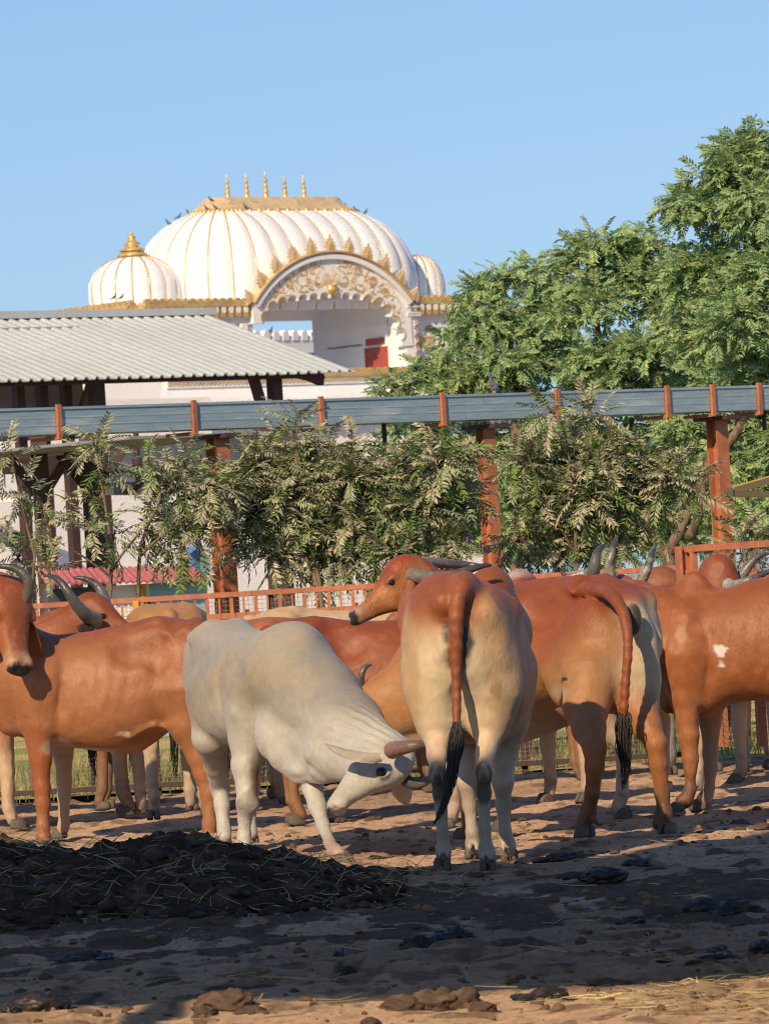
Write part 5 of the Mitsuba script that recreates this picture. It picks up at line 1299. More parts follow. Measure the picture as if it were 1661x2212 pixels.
E_.leg([E_.side(425, 1500, -.14), E_.side(430, 1560, -.16), E_.side(455, 1640, -.15), E_.side(466, 1680, -.15), E_.side(462, 1740, -.15), E_.side(458, 1790, -.15)], [.17, .11, .06, .048, .036, .036])
E_.loft([(E_.side(250, 1600)[0], .55, .505, .03), (E_.side(285, 1600)[0], .58, .475, .05), (E_.side(330, 1600)[0], .62, .54, .04), (E_.side(366, 1580)[0], .68, .62, .02)], k=.06)
for q in (((288, 1604, .175), (328, 1590, .18)), ((328, 1590, .18), (364, 1592, .15))):
    E_.cone(E_.side(*q[0]), .026, E_.side(*q[1]), .030, .014, op=-1)
for q in (((278, 1594, .215), (302, 1577, .225)), ((302, 1577, .225), (332, 1566, .225)), ((332, 1566, .225), (370, 1574, .18))):
    E_.cone(E_.side(*q[0]), .012, E_.side(*q[1]), .014, .02)
E_.chain([E_.side(425, 1352), E_.side(478, 1385), E_.side(488, 1470), E_.side(486, 1560)], [.05, .04, .026, .02], .03)
E_.tuft([E_.side(486, 1550), E_.side(486, 1620), E_.side(484, 1700)], .035, 50, 8)
E_.chain([E_.side(45, 1455), E_.L(-20, 1400, 32.0), E_.L(-28, 1340, 32.1), E_.L(8, 1292, 32.1)], [.24, .2, .16, .12], .08)
E_.chain([E_.side(20, 1560), E_.L(-30, 1500, 31.9), E_.L(-10, 1400, 32.0)], [.07, .08, .06], .07)
pollE = E_.L(8, 1266, 31.58); axE = E_.L(50, 1454, 31.38) - pollE
E_.muz = (.42, .26, .15)
E_.head(pollE, axE, E_.R.T @ np.array([.60, -.78, .12]), np.linalg.norm(axE) / 1.02, .05, wid=1.42)
E_.horn([E_.L(46, 1300, 31.53), E_.L(60, 1284, 31.48), E_.L(60, 1254, 31.43), E_.L(42, 1233, 31.43), E_.L(12, 1224, 31.43), E_.L(-20, 1226, 31.48)], .036, base=(.14, .125, .11), tip=(.05, .05, .05))
E_.horn([E_.L(-8, 1300, 31.53), E_.L(-30, 1290, 31.48), E_.L(-52, 1262, 31.43), E_.L(-52, 1230, 31.43)], .036, base=(.14, .125, .11), tip=(.05, .05, .05))
E_.ear(E_.L(54, 1318, 31.53), E_.L(86, 1424, 31.68), E_.R.T @ np.array([.35, .75, .0]), .12, .9, 0, (.035, .025, .022), (.2, .07, .03))  # near-black ear colour stands in for the shadow inside both ears
E_.ear(E_.L(-12, 1318, 31.53), E_.L(-40, 1420, 31.63), E_.R.T @ np.array([-.3, .8, .0]), .12, .9, 0, (.035, .025, .022), (.2, .07, .03))
fl = E_.side(283, 1620, .28)
def paintE(s, v, W):
    col = painter((.225, .068, .027), (.300, .122, .054), (.335, .150, .070), (.296, .118, .050), (.296, .125, .055), 1.12, .55, mott=.7)(s, v, W)
    a, b, c = coat_noise(W, 5)
    x, y, z = v.T
    far = ramp(-y, .05, .1) * ramp(-(z + a * .1), -.6, -.45)
    col = lay(col, (.407, .281, .178), far)
    col = lay(col, (.266, .078, .028), blob(v, s.side(82, 1640, .16), [.1, .12, .3], a * .6) * .8)
    col = lay(col, (.459, .370, .281), .9 * blob(v, s.side(268, 1586, .26), [.045, .2, .016], b * 3.2 + a, .12))
    col = lay(col, (.407, .296, .207), .8 * blob(v, s.side(125, 1612, .1), [.09, .25, .045], a * 2, .3))
    col = lay(col, (.444, .370, .296), .7 * blob(v, s.side(200, 1622, .0), [.14, .2, .02], a * 2, .3))
    q, ax, lat, up, Ln = s.heads[0]
    hx, hy, hzz = (v - q) @ ax / Ln, (v - q) @ lat / Ln, (v - q) @ up / Ln
    onh = ((hx > -.1) & (np.abs(hy) < .25) & (hzz > -.3) & (x > .45)).astype(float)
    col = lay(col, (.296, .096, .033), onh); col = lay(col, (.222, .052, .019), onh * ramp(-hx + a * .5, -.5, -.2) * ramp(hzz, -.1, .1))
    return col
E_.paint(paintE)
E_.build('zebu_cow', 'red cow side-on at the left edge, face towards us, white scar on its belly')

# ---- red animal right of centre, seen from behind at an angle
C = Cow(1190, 1800, 28.5, (-.74, .67), .0125, 41)
C.loft([(-.76, 1.08, .92, .05), (-.70, 1.2, .84, .14), (-.56, 1.295, .78, .2), (-.38, 1.335, .74, .24), (-.15, 1.34, .69, .285), (.1, 1.32, .63, .29), (.4, 1.31, .6, .24), (.6, 1.24, .65, .15), (.7, 1.1, .8, .05)], k=.08, egg=.1)
body_parts(C, (-.42, 1.325, .2), (.42, 1.2, .17), 1.05)
C.ell(C.L(1281, 1420, 27.95), [.19, .125, .30], .09); C.ell(C.L(1358, 1420, 27.95), [.17, .115, .3], .09)
C.ell(C.L(1230, 1450, 28.05), [.16, .09, .2], .09)
tc = np.array([1.0, .0, 0])
C.leg([C.L(1275, 1470, 27.85), C.L(1265, 1525, 27.75), C.L(1272, 1575, 27.65), C.L(1284, 1618, 27.52), C.L(1284, 1655, 27.52), C.L(1280, 1712, 27.55), C.L(1270, 1757, 27.58), C.L(1258, 1786, 27.6)], [.15, .115, .08, .058, .046, .035, .038, .04], toe=tc)
C.leg([C.L(1366, 1480, 27.9), C.L(1378, 1525, 27.85), C.L(1398, 1570, 27.75), C.L(1417, 1606, 27.68), C.L(1422, 1650, 27.68), C.L(1430, 1712, 27.7), C.L(1434, 1757, 27.7), C.L(1426, 1779, 27.68)], [.14, .105, .075, .054, .041, .035, .039, .041], toe=C.R.T @ np.array([-.5, -.8, 0]))
for px, py, d in ((1282, 1768, 27.5), (1438, 1764, 27.6)):
    C.cone(C.L(px, py, d), .018, C.L(px + 8, py + 12, d), .012, .01)
C.leg([C.L(1010, 1500, 28.6), C.L(1010, 1600, 28.6), C.L(1012, 1680, 28.6), C.L(1012, 1790, 28.6)], [.14, .08, .045, .036])
C.leg([C.L(1085, 1500, 29.1), C.L(1085, 1600, 29.1), C.L(1088, 1680, 29.1), C.L(1088, 1775, 29.1)], [.14, .08, .045, .036])
ct = catmull([C.L(1262, 1272, 28.05), C.L(1303, 1277, 27.85), C.L(1332, 1298, 27.66), C.L(1349, 1334, 27.57), C.L(1356, 1385, 27.52), C.L(1352, 1460, 27.5), C.L(1347, 1555, 27.5)], 20); C.chain(ct, np.interp(np.linspace(0, 1, 20), [0, .2, .5, 1], [.036, .033, .025, .016]), .025)
C.tailpts = [C.L(1303, 1277, 27.85), C.L(1332, 1298, 27.66), C.L(1349, 1334, 27.57), C.L(1356, 1380, 27.52), C.L(1351, 1460, 27.5), C.L(1347, 1555, 27.5)]
C.tuft([C.L(1347, 1545, 27.5), C.L(1346, 1590, 27.5), C.L(1350, 1650, 27.5), C.L(1346, 1705, 27.5)], .038, 80, 14)
C.ell(C.L(1368, 1340, 27.72), [.04, .05, .09], .04)
C.chain([C.L(1010, 1400, 29.3), C.L(985, 1400, 29.6), C.L(970, 1410, 29.8)], [.2, .15, .11], .07)
C.head(C.L(985, 1392, 29.85), C.R.T @ np.array([-.3, .8, -.6]), C.R.T @ np.array([-.2, .6, .8]), .42, .05)
vul = C.L(1370, 1338, 27.68)
def paintC(s, v, W):
    a, b, c = coat_noise(W, 41); x, y, z = v.T
    col = np.tile(np.array((.285, .100, .034)), (len(v), 1))
    col = lay(col, (.222, .058, .021), ramp(z + a * .5 + b * .05, .86, 1.2))
    col = lay(col, (.340, .178, .074), .8 * ramp(-(z + a * .3 + x * .2), -.98, -.72) * ramp(z, .3, .6))
    rear = ramp(-(x + .25 * y + a * .14 + b * .05), .62, .80)
    col = lay(col, (.444, .340, .215), rear * ramp(-(z + a * .12), -1.27, -1.12) * ramp(z, .6, .8))
    rl = ramp(-(y + a * .1), -.02, .06) * ramp(-x, .25, .45)
    col = lay(col, (.429, .296, .178), rl * ramp(-(z + a * .1), -1.22, -1.05))
    col = lay(col, (.326, .141, .056), .85 * rl * ramp(-(z + a * .25), -.62, -.42))
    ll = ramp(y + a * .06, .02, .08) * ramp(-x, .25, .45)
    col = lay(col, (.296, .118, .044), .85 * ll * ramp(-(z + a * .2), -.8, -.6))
    col = lay(col, (.089, .052, .037), .7 * ll * ramp(-(z + a * .3 + b * .1), -.32, -.16))  # dark brown on the near lower leg paints in its shade
    col = lay(col, (.222, .062, .025), polymask(v, s.tailpts, .04, .012))
    col = lay(col, (.041, .037, .037), .95 * blob(v, vul, [.07, .05, .085], b * .8, .2))
    col = lay(col, (.459, .385, .296), .5 * blob(v, s.L(1220, 1500, 27.9), [.2, .2, .05], a))
    return col * (1 + .45 * a + .32 * b + .2 * c)[:, None]
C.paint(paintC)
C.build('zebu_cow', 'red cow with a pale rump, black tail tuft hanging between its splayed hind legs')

# ---- red animal at the right edge with white patch
D = Cow(1650, 1750, 30.8, (-1, .06), .0135, 53)
rows = [(1398, 1300, 1425, .07), (1412, 1282, 1455, .11), (1432, 1280, 1490, .145), (1452, 1278, 1520, .175), (1482, 1285, 1545, .21), (1517, 1284, 1553, .235), (1545, 1276, 1538, .255), (1575, 1270, 1522, .275), (1612, 1258, 1516, .285), (1661, 1244, 1518, .29), (1740, 1228, 1530, .285), (1800, 1215, 1525, .26), (1850, 1222, 1500, .23), (1888, 1250, 1460, .17), (1910, 1300, 1420, .05)]
st = []
for px, pt, pb, hw in rows:
    t, b = D.side(px, pt), D.side(px, pb); st.append(((t[0] + b[0]) / 2, t[2], b[2], hw))
D.loft(st, k=.07, egg=.1)
hz = D.side(1812, 1220)
body_parts(D, (hz[0], hz[2], .2), (D.side(1480, 1400)[0], 1.12, .17), .95)
D.ell(D.side(1500, 1290), [.10, .075, .145], .07)
D.leg([D.side(1480, 1420, .15), D.side(1479, 1510, .165), D.side(1488, 1590, .16), D.side(1491, 1640, .155), D.side(1492, 1665, .155), D.side(1491, 1705, .155), D.side(1482, 1728, .155), D.side(1474, 1733, .155)], [.15, .082, .054, .043, .034, .030, .037, .038])
D.leg([D.side(1530, 1500, -.15), D.side(1534, 1560, -.16), D.side(1535, 1630, -.16), D.side(1535, 1660, -.16), D.side(1532, 1705, -.16), D.side(1525, 1722, -.16), D.side(1518, 1728, -.16)], [.1, .058, .043, .036, .029, .036, .037])
for g in (1, -1):
    D.ell(D.side(1840, 1350, g * .12), [.16, .11, .28], .09)
    D.leg([D.side(1830, 1430, g * .14), D.side(1825, 1490, g * .16), D.side(1862, 1570, g * .15), D.side(1872, 1600, g * .15), D.side(1868, 1690, g * .15), D.side(1860, 1715, g * .15)], [.17, .12, .06, .046, .036, .037])
D.chain([D.side(1870, 1240), D.side(1912, 1275), D.side(1918, 1400), D.side(1916, 1490)], [.045, .036, .024, .018], .03)
D.tuft([D.side(1916, 1480), D.side(1916, 1560), D.side(1914, 1620)], .035, 40, 5)
D.chain([D.side(1440, 1400), D.L(1405, 1345, 30.9), D.L(1372, 1312, 31.1), D.L(1348, 1292, 31.35)], [.24, .175, .135, .11], .08)
D.loft([(D.side(1390, 1500)[0], .8, .76, .02), (D.side(1415, 1500)[0], .82, .62, .05), (D.side(1440, 1500)[0], .85, .54, .06), (D.side(1475, 1500)[0], .8, .56, .06)], k=.06)
D.head(D.L(1346, 1268, 31.38), D.R.T @ np.array([-.25, .85, -.5]), D.R.T @ np.array([-.1, .5, .86]), .44, .05)
for ctrl, r in (((1334, 1268, 31.42), (1321, 1256, 31.3), (1317, 1228, 31.25), (1322, 1192, 31.25), (1333, 1158, 31.35)), .043), (((1362, 1268, 31.42), (1380, 1257, 31.35), (1394, 1238, 31.3), (1406, 1205, 31.35), (1417, 1173, 31.45)), .04):
    D.horn([D.L(*q) for q in ctrl], r, base=(.42, .40, .33), tip=(.06, .055, .05), streak=1.1)
D.ear(D.L(1368, 1275, 31.4), D.L(1384, 1330, 31.5), D.R.T @ np.array([.5, .7, 0]), .1, 1, 0, (.03, .02, .02), (.1, .05, .04))
D.ear(D.L(1326, 1280, 31.5), D.L(1300, 1350, 31.6), D.R.T @ np.array([-.5, .7, 0]), .1, 1, 0, (.03, .02, .02), (.1, .05, .04))
def paintD(s, v, W):
    col = painter((.244, .074, .027), (.274, .092, .033), (.311, .133, .052), (.296, .111, .043), (.118, .056, .037), 1.1, .58, mott=.7)(s, v, W)
    a, b, c = coat_noise(W, 6); x, y, z = v.T
    col = lay(col, (.577, .533, .503), .95 * blob(v, s.side(1555, 1413, .28), [.024, .2, .062], b * 3.4 + a, .1))
    col = lay(col, (.407, .244, .118), .7 * blob(v, s.side(1472, 1372, .2), [.03, .15, .05], a * 2 + b, .3))
    col = lay(col, (.407, .296, .185), .8 * blob(v, s.side(1430, 1500, .1), [.05, .2, .12], a * 1.5, .3))
    col = lay(col, (.370, .266, .185), .7 * ramp(-y, .05, .1) * ramp(-(z + a * .1), -.6, -.4))
    return col
def neck_folds(s, v, W):
    p = s.side(1405, 1390, .1); q = s.side(1440, 1480, .15)
    w = np.clip(1.4 - np.linalg.norm((v - p) / [.14, .3, .3], axis=1), 0, 1)
    return .0035 * w * np.sin((v[:, 0] + .12 * v[:, 2]) * 150 + 6 * meshkit.fbm(W * 5, 2, 3))
D.relief = neck_folds
D.paint(paintD)
D.build('zebu_cow', 'red humped cow at the right edge with a white scuff on its ribs')

# ---- the animals behind
def rear_cow(label, *a, paint=None, horns=None, **kw):
    s = std_cow(*a, **kw)
    for hc in horns or (): s.horn([s.L(*q) for q in hc[0]], hc[1], base=hc[2] if len(hc) > 2 else (.16, .15, .14), tip=(.05, .05, .055))
    s.paint(paint or painter()); s.build('zebu_cow', label)
    return s
F = std_cow(-125, 1790, 34.0, (1, .05), 1.03, .02, 61, head=((.52, 0, 1.0), (.92, 0, 1.295), (.72, -.3, -.42), (.4, -.3, .85), .44))
F.horn([F.L(205, 1340, 33.85), F.L(187, 1330, 33.7), F.L(160, 1300, 33.6), F.L(135, 1262, 33.6), F.L(96, 1245, 33.7)], .05, base=(.16, .15, .14), tip=(.05, .05, .055))
F.horn([F.L(224, 1316, 34.15), F.L(226, 1300, 34.25), F.L(215, 1272, 34.3), F.L(192, 1254, 34.3), F.L(158, 1248, 34.3)], .042, base=(.16, .15, .14), tip=(.05, .05, .055))
F.ear(F.L(205, 1345, 33.8), F.L(172, 1365, 33.6), F.R.T @ np.array([.2, -.8, .3]), .09, 1, 0, (.05, .03, .025), (.05, .03, .025))
F.paint(painter(RED, (.40, .15, .055), TAN, (.55, .40, .26), (.5, .36, .24), 1.15, .6))
F.build('zebu_cow', 'red cow whose long dark curved horns rise behind the leftmost back')
rear_cow('tan cow with a rounded rump showing just above the leftmost red back', 372, 1770, 34.6, (-.12, .99), k=1.06, seed=62, hump=False, head=((.52, 0, .9), (.95, 0, .85), (.6, 0, -.8), (.8, 0, .6), .44), paint=painter((.348, .178, .067), (.370, .207, .089), CREAM, (.459, .355, .244), (.407, .333, .266), 1.2, .62))
rear_cow('dark red cow behind the grey one, flank seen under the turned head', 850, 1770, 32.2, (1, .08), k=.955, seed=63, hump=False, paint=painter((.207, .053, .020), (.229, .063, .022), (.266, .089, .033), (.311, .148, .067), (.222, .118, .059), 1.1, .5))
rear_cow('orange cow whose back shows just above the grey rump', 470, 1740, 35.2, (1, .1), k=.985, seed=64, hump=False, head=((.52, 0, .9), (.95, 0, .9), (.6, 0, -.8), (.8, 0, .6), .44), paint=painter((.311, .107, .037), (.326, .118, .044), TAN, CREAM, (.222, .148, .096)))
rear_cow('cream cow far behind, only the top of its back in sight by the fence', 790, 1720, 36.6, (1, .05), k=1.0, seed=65, hump=False, head=((.52, 0, .9), (.95, 0, .9), (.6, 0, -.8), (.8, 0, .6), .44), paint=painter((.444, .311, .178), (.444, .318, .192), CREAM, CREAM, CREAM))
Lc = std_cow(1130, 1790, 30.4, (-1, .03), .92, .016, 66, hump=False, head=((.45, 0, .86), (1.03, 0, .74), (.35, .0, -.95), (.95, 0, .35), .42), neckr=(.25, .12), belly=.03)
Lc.horn([Lc.L(735, 1500, 30.3), Lc.L(715, 1490, 30.2), Lc.L(708, 1468, 30.15), Lc.L(718, 1440, 30.15), Lc.L(735, 1430, 30.2)], .03, tip=(.06, .06, .065))
Lc.horn([Lc.L(778, 1505, 30.5), Lc.L(776, 1488, 30.45), Lc.L(780, 1462, 30.4), Lc.L(788, 1443, 30.4), Lc.L(803, 1437, 30.4)], .03, tip=(.06, .06, .065))
Lc.paint(painter((.326, .137, .049), (.340, .155, .059), (.407, .266, .148), (.459, .355, .266), (.407, .311, .244), 1.0, .6))
Lc.build('zebu_cow', 'tan cow with lowered head behind the grey one, two short horn tips above its neck')
rear_cow('brown back-row cow, only its legs in sight under the centre bellies', 1120, 1700, 36.2, (1, .1), k=1.0, seed=67, paint=painter((.2, .07, .03), (.23, .085, .036), (.27, .12, .06), (.26, .12, .06), (.2, .12, .08)))
rear_cow('red cow behind the right one, pale horns sweeping to the right edge', 1746, 1700, 34.4, (-1, .12), k=.98, seed=68, hump=False, head=((.52, 0, 1.02), (.47, -.02, 1.37), (.5, -.75, -.4), (.35, -.2, .9), .42),
         horns=[(((1572, 1262, 34.2), (1585, 1266, 34.1), (1608, 1258, 34.0), (1640, 1244, 34.0), (1680, 1225, 34.0)), .04, (.34, .32, .28)), (((1590, 1252, 34.6), (1600, 1245, 34.6), (1616, 1224, 34.6), (1634, 1205, 34.6), (1662, 1196, 34.6)), .04, (.2, .19, .17))])
rear_cow('pale cow at the right edge in the back row, black tail tuft against its leg', 1868, 1690, 36.4, (1, .08), k=1.0, seed=69, paint=painter((.370, .222, .118), CREAM, CREAM, (.444, .333, .252), (.370, .296, .237)))
rear_cow('grey cow with its rounded back showing left of the hump of the right one', 1440, 1690, 37.0, (-.25, .97), k=1.0, seed=70, paint=painter((.178, .159, .133), (.200, .178, .148), (.222, .207, .178), (.222, .200, .170), (.185, .163, .148)))
rear_cow('red cow behind the pale rump, only white-flecked poll and dark horns showing', 1330, 1720, 33.2, (-.7, -.7), k=1.0, seed=71, hump=False, head=((.5, 0, 1.02), (.62, -.08, 1.33), (.6, .25, -.75), (.75, .2, .6), .43),
         horns=[(((1262, 1240, 32.6), (1245, 1243, 32.6), (1228, 1246, 32.6), (1212, 1233, 32.6)), .028, (.3, .29, .26)), (((1278, 1240, 32.8), (1284, 1225, 32.75), (1287, 1205, 32.75), (1296, 1186, 32.8), (1308, 1177, 32.85)), .04, (.14, .13, .12))],
         paint=painter(blobs=[((.66, -.08, 1.36), (.10, .08, .05), (.481, .444, .407), .6)]))
rear_cow('brown back-row cow, only its legs showing under the left belly', 30, 1740, 36.2, (-1, .05), k=1.0, seed=72, paint=painter((.2, .07, .03), (.23, .085, .036), (.27, .12, .06), (.26, .12, .06), (.2, .12, .08)))
# ---------------------------------------------------------------- small things
def lump_mesh(r, seed, flat=.6, coil=False, fine=.25):
    m = trimesh.creation.icosphere(3, 1.0); v = np.array(m.vertices)
    n = meshkit.fbm(v * 1.6 + seed * 7.3, 4, seed) - .5
    f2 = meshkit.fbm(v * 4.5 + seed * 3.1, 3, seed + 5) - .5
    k = 1 + 1.1 * n + fine * 1.6 * f2
    if coil: k = k + .13 * np.abs(np.sin(v[:, 0] * 9 + v[:, 1] * 3 + n * 6)) - .06
    v = v * k[:, None]; v[:, 2] = np.maximum(v[:, 2], -.35)
    return v * np.asarray(r) * [1, 1, flat], np.array(m.faces)
def gz(x, y): return float(yard_h(np.array([x]), np.array([y]))[0])
def pat(label, pieces, bsdf, group='dung pats on the yard', cat='dung pat'):
    key = thing('dung_pat', label, cat, group)
    for i, (px, py, w, h, sd) in enumerate(pieces):
        p = ground_at(px, py); s = FOCAL / p[1]
        v, f = lump_mesh([w / s, max(w / s * .8, .05), h / s], sd, 1.0, bsdf == 'wet_dung')
        put('lump', (v + [p[0], p[1], gz(p[0], p[1]) + h / s * .2], f), bsdf, key, smooth=True)
pat('coiled glossy dung pat at the lower left corner', [(60, 2180, 52, 30, 1), (122, 2172, 30, 24, 2), (20, 2190, 30, 16, 3)], 'wet_dung')
pat('brown crumbling dung mound in the sunlit strip left of centre', [(490, 2165, 60, 34, 4), (545, 2172, 32, 16, 5), (445, 2172, 24, 16, 6)], 'dry_dung')
pat('long heap of brown dung lumps at the bottom right of centre', [(870, 2178, 46, 26, 7), (940, 2172, 56, 32, 8), (1000, 2168, 48, 36, 9), (1045, 2182, 30, 18, 10), (800, 2196, 20, 10, 11), (985, 2206, 22, 10, 40)], 'dry_dung')
pat('low dark dung pat at the edge of the shade, right of the long heap', [(1180, 2140, 42, 18, 12), (1132, 2150, 32, 14, 13), (1236, 2142, 22, 10, 14)], 'wet_dung')
pat('flat reddish dung pat on the shade line at the right', [(1300, 2112, 40, 12, 15), (1340, 2116, 24, 9, 16)], 'dry_dung')
pat('big wet dung pat in two humps in the middle of the shade', [(905, 2040, 40, 22, 17), (975, 2030, 42, 26, 18), (868, 2046, 18, 7, 41)], 'wet_dung')
pat('dark wet dung mound at the left of the shade', [(180, 2068, 66, 26, 19), (235, 2076, 26, 9, 20)], 'wet_dung')
pat('small upright dung lump left of the two-humped pat', [(733, 2062, 15, 14, 21)], 'wet_dung')
pat('small dark clod on the shade near the bottom centre', [(753, 2100, 18, 13, 22)], 'manure_mat')
pat('wet dung mass at the right of the shade, widest of its kind', [(1515, 1965, 38, 22, 23), (1590, 1968, 52, 28, 24), (1545, 1950, 24, 16, 25)], 'wet_dung')
pat('wet dung pat left of the widest one', [(1365, 1985, 30, 18, 26), (1420, 1972, 14, 9, 27)], 'wet_dung')
pat('wet dung pats at the right edge of the shade', [(1650, 2050, 30, 20, 28), (1550, 2075, 36, 10, 29), (1545, 2048, 18, 9, 30)], 'wet_dung')
pat('black dung at the right of the two hind hooves', [(1300, 1905, 50, 22, 31), (1240, 1898, 32, 14, 32), (1210, 1860, 50, 16, 33), (1375, 1868, 30, 12, 34), (1420, 1875, 24, 8, 35)], 'wet_dung')
pat('brown dung crumbs on the sunlit ground at the right', [(1600, 1775, 22, 18, 36), (1575, 1790, 24, 10, 37), (1645, 1785, 26, 10, 38), (1600, 1800, 16, 10, 39)], 'dry_dung')
pat('dung pat beside the front hoof of the grey animal', [(728, 1770, 20, 10, 42), (806, 1768, 18, 9, 43)], 'dry_dung')
pat('small dark clod at the right of the shade', [(1610, 1925, 18, 10, 44), (1500, 2082, 20, 8, 45), (1440, 2078, 22, 6, 46)], 'manure_mat')
# crumbs and clods nobody could count
g = np.random.default_rng(77)
def scatter_lumps(name, label, n, fn, rr, bsdf, cat):
    base = [lump_mesh([1, 1, 1], 100 + i, .7) for i in range(5)]
    ico = []
    for i in range(5):
        m = trimesh.creation.icosphere(1, 1.0); v = np.array(m.vertices); v = v * (1 + .9 * (meshkit.fbm(v * 1.7 + i * 9, 3, i) - .5))[:, None]; ico.append((v * [1, 1, .6], np.array(m.faces)))
    mb = MB()
    pts = [fn() for i in range(n)]; px_, py_ = np.array([q[0] for q in pts]), np.array([q[1] for q in pts])
    zs = yard_h(px_, py_) + np.maximum(0, heap_h(px_, py_)) * .96
    for i in range(n):
        x, y, sc = pts[i]
        v, f = ico[g.integers(5)]; a = g.uniform(0, 6.28); r = rr[0] * (rr[1] / rr[0]) ** (g.uniform() ** 2.2) * sc
        R = np.array([[math.cos(a), -math.sin(a), 0], [math.sin(a), math.cos(a), 0], [0, 0, 1]])
        z = zs[i]
        mb.add((v * r * g.uniform(.7, 1.3, 3)) @ R.T + [x, y, z + r * .2], f)
    v, f = mb.mesh()
    scene[name] = mikit.ply((v, f), bsdf, smooth=True); labels[name] = {'label': label, 'category': cat, 'kind': 'stuff'}
def yard_pt():
    y = g.uniform(16.8, 31); x = g.uniform(-.076, .076) * y
    return x, y, 1
scatter_lumps('dirt_crumbs', 'small crumbs of earth and dried dung all over the yard', 2600, yard_pt, (.004, .024), 'dung_crumb', 'dirt')
def heap_pt():
    x = -2.3 + 2.3 * g.uniform() ** 1.5; y = g.uniform(23.2, 26.2); return x, y, 1
scatter_lumps('manure_clods', 'clods of manure on and round the dark heap', 1500, heap_pt, (.01, .06), 'manure_mat', 'manure')
# straw
def straw(name, label, n, fn, lift=.01, tilt=.25, ln=(.06, .24)):
    mb = MB()
    pts = [fn() for i in range(n)]; px_, py_ = np.array([q[0] for q in pts]), np.array([q[1] for q in pts])
    zs = yard_h(px_, py_) + np.maximum(0, heap_h(px_, py_)) + lift
    for i in range(n):
        x, y = pts[i]; a = g.uniform(0, 6.28); t = abs(g.normal(0, tilt)); l = g.uniform(*ln)
        d = np.array([math.cos(a) * math.cos(t), math.sin(a) * math.cos(t), math.sin(t)])
        z = zs[i]
        p = np.array([x, y, z]); b = g.normal(0, .05, 3) * l
        stem = [p, p + d * l * .5 + b, p + d * l]
        col = np.array([(.46, .35, .16), (.36, .28, .14), (.56, .43, .21), (.28, .21, .11)][g.integers(4)]) * g.uniform(.7, 1.1)
        mb.tube(stem, [.0019, .0018, .0009], 3, c=col, cap=False)
    scene[name] = mikit.ply(mb.mesh(), 'straw_mat', color=mb.col()); labels[name] = {'label': label, 'category': 'straw', 'kind': 'stuff'}
straw('straw', 'loose straw stems sticking out of the manure heap', 900, lambda: ((lambda x: (x, g.uniform(23.5, 25.6)))(-2.2 + 2.5 * g.uniform() ** 1.5)), .025, .35, (.03, .15))
straw('yard_straw', 'stray straw stems lying on the yard', 260, lambda: (lambda y: (g.uniform(-.075, .075) * y, y))(g.uniform(17, 29)), .012, .06)
straw('yellow_straw', 'bright yellow straw strewn at the lower right corner', 320, lambda: (g.uniform(.55, 1.5), g.uniform(16.6, 18.0)), .008, .03, (.05, .2))
# dry grass beyond the fence
mb = MB()
for i in range(5200):
    y = g.uniform(38.75, 44); x = g.uniform(-.08, .08) * y; h = g.uniform(.05, .20) * (1.0 if g.uniform() < .8 else 1.7)
    a = g.uniform(0, 6.28); w = .004; lean = np.array([math.cos(a), math.sin(a), 0]) * h * g.uniform(.2, .8)
    sd = np.array([-math.sin(a), math.cos(a), 0]) * w
    c = np.array([(.30, .26, .10), (.20, .22, .07), (.36, .30, .13), (.12, .17, .05)][g.integers(4)])
    p = np.array([x, y, -.02]); mb.add([p - sd, p + sd, p + lean * .4 + sd * .7 + [0, 0, h * .6], p + lean * .4 - sd * .7 + [0, 0, h * .6], p + lean + [0, 0, h]], [[0, 1, 2], [0, 2, 3], [3, 2, 4]], c)
scene['dry_grass'] = mikit.ply(mb.mesh(), 'grass_mat', color=mb.col()); labels['dry_grass'] = {'label': 'dry yellow-green grass beyond the mesh fence', 'category': 'grass', 'kind': 'stuff'}
# the pale green verge behind the fence
X, Y = np.meshgrid(np.linspace(-6, 6, 60), np.linspace(38.9, 60, 60), indexing='ij')
scene['verge'] = mikit.ply((np.stack([X, Y, -.012 + .03 * meshkit.fbm(np.stack([X, Y, 0 * X], -1), 3)], -1).reshape(-1, 3), grid_faces(60, 60)), 'verge_mat', smooth=True); labels['verge'] = {'kind': 'structure'}

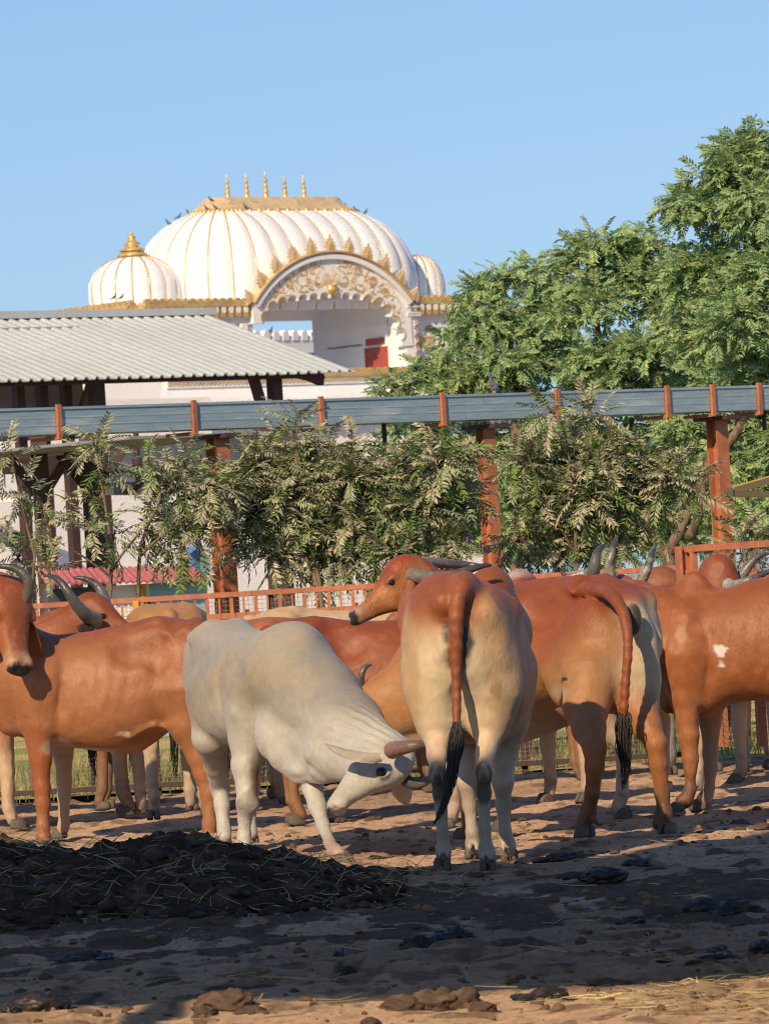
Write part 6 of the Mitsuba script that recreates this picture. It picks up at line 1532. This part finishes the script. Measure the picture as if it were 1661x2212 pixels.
# ---- pigeons
def pigeon(p, head, label, s=1.0, lean=.5, cols=((.16, .17, .19), (.07, .075, .085), (.30, .31, .33)), parent=None):
    key = thing('pigeon', label, 'pigeon', 'pigeons perched on the roofs')
    hd = nrm([head[0], head[1], 0]); sd = np.cross(ZZ, hd)
    c = Cow.__new__(Cow); c.pos = np.asarray(p, float); c.fw = hd; c.R = np.stack([hd, sd, ZZ], 1); c.h, c.prims, c.seed, c.d = .008, [], 1, 0; c.parts = []; c.heads = []
    up = lean
    c.loft([(-.16, .012, -.004, .018), (-.09, .03, -.02, .04), (0, .05, -.055, .06), (.07, .05, -.05, .052), (.12, .035, -.02, .03)], [0, 0, .115], nrm([1, 0, up]), [0, 1, 0], nrm([-up, 0, 1]), k=.03)
    nx = np.array([.10, 0, .115 + .10 * up + .03]); c.chain([[.07, 0, .15], nx + [.012, 0, .045], nx + [.025, 0, .07]], [.036, .024, .024], .02)
    c.cone(nx + [.045, 0, .068], .008, nx + [.07, 0, .058], .003, .008)
    c.chain([[-.10, 0, .08], [-.2, 0, .02 + .04 * (1 - up)]], [.022, .012], .02, sy=1.6)
    lo = np.min([q[1] for q in c.prims], 0) - .02; hi = np.max([q[2] for q in c.prims], 0) + .02
    v, f = c.mesh(); W = v * s @ c.R.T + c.pos
    x, y, z = v.T; col = np.tile(np.array(cols[0]), (len(v), 1)); col = lay(col, cols[1], ramp(x, .06, .1)); col = lay(col, cols[2], ramp(-x, .0, .05) * ramp(-x, -.2, -.02) * (np.abs(y) > .03)); col = lay(col, cols[1], ramp(-x, .11, .15))
    put('body', (W, f), 'bird_mat', key, smooth=True, color=col)
    for g_ in (-1, 1):
        a = np.array([.0, g_ * .025, .07]); b = np.array([.015, g_ * .025, .0])
        put('leg', tube((np.array([a, b]) * s) @ c.R.T + c.pos, .006 * s, 5), 'red_foot', key)
        put('foot', tube((np.array([b + [-.02, 0, .004], b + [.035, 0, .004]]) * s) @ c.R.T + c.pos, .005 * s, 5), 'red_foot', key)
q = tp(1068, 852, -.05); pigeon([q[0], q[1], ztt], (-.1, -.2), 'grey pigeon standing on the metal trough in front of the trees', .50, 1.0, ((.24, .25, .28), (.12, .13, .16), (.30, .31, .33)))
dk_ = ((.07, .08, .09), (.04, .045, .055), (.12, .13, .15))
DQ = G.reshape(-1, 3); DR = DQ - CAM; DZ = DR @ FWD; DX, DY = WID / 2 + FOCAL * (DR @ RGT) / DZ, HEI / 2 - FOCAL * (DR @ UPV) / DZ
def on_dome(px, py): return DQ[np.argmin((DX - px) ** 2 + (DY - py) ** 2)]
for i, (px, py, w) in enumerate(((364, 484, 'lowest of the three on the left shoulder of the dome'), (385, 473, 'middle one of the three on the left shoulder of the dome'), (409, 465, 'highest of the three on the left shoulder of the dome'), (741, 452, 'nearest the gold cap on the right shoulder of the dome'), (770, 459, 'second from the gold cap on the right of the dome'), (788, 465, 'farthest right on the dome'))):
    q = on_dome(px, py); pigeon(q, ((-1, .2), (1, -.2))[i % 2], 'dark pigeon, ' + w, 0.6, .6, dk_)
CQ = np.concatenate([cap.reshape(-1, 3), *[cap[4] * (1 - t) + cap[3] * t for t in np.linspace(.1, .9, 5)]]); CR = CQ - CAM; CZ = CR @ FWD; CX, CY = WID / 2 + FOCAL * (CR @ RGT) / CZ, HEI / 2 - FOCAL * (CR @ UPV) / CZ
for px, py, w in ((457, 430, 'on the left slope of the gold cap'), (470, 446, 'below the left slope of the gold cap'), (448, 452, 'on the left foot of the gold cap'), (532, 450, 'in front of the gold cap')):
    q = CQ[np.argmin((CX - px) ** 2 + (CY - py - 6) ** 2 + 40 * np.maximum(0, CZ - np.median(CZ)))]; pigeon(q, (-1, -.2), 'dark pigeon ' + w, 0.6, .6, dk_)
for px, py, w in ((246, 652, 'left one of the two on the cornice by the small dome'), (262, 653, 'right one of the two on the cornice by the small dome')):
    q = on_plane(px, py, G0 + V_ * .1, V_); pigeon([q[0], q[1], zcr + .18], (1, -.4), 'dark pigeon, ' + w, 0.6, .6, dk_)
q = on_plane(1005, 0, w0, o); q = at(582, 722, 173.2); pigeon([q[0], q[1], q[2]], (1, 0), 'dark pigeon on the parapet seen through the arch', 0.8, .6, dk_)
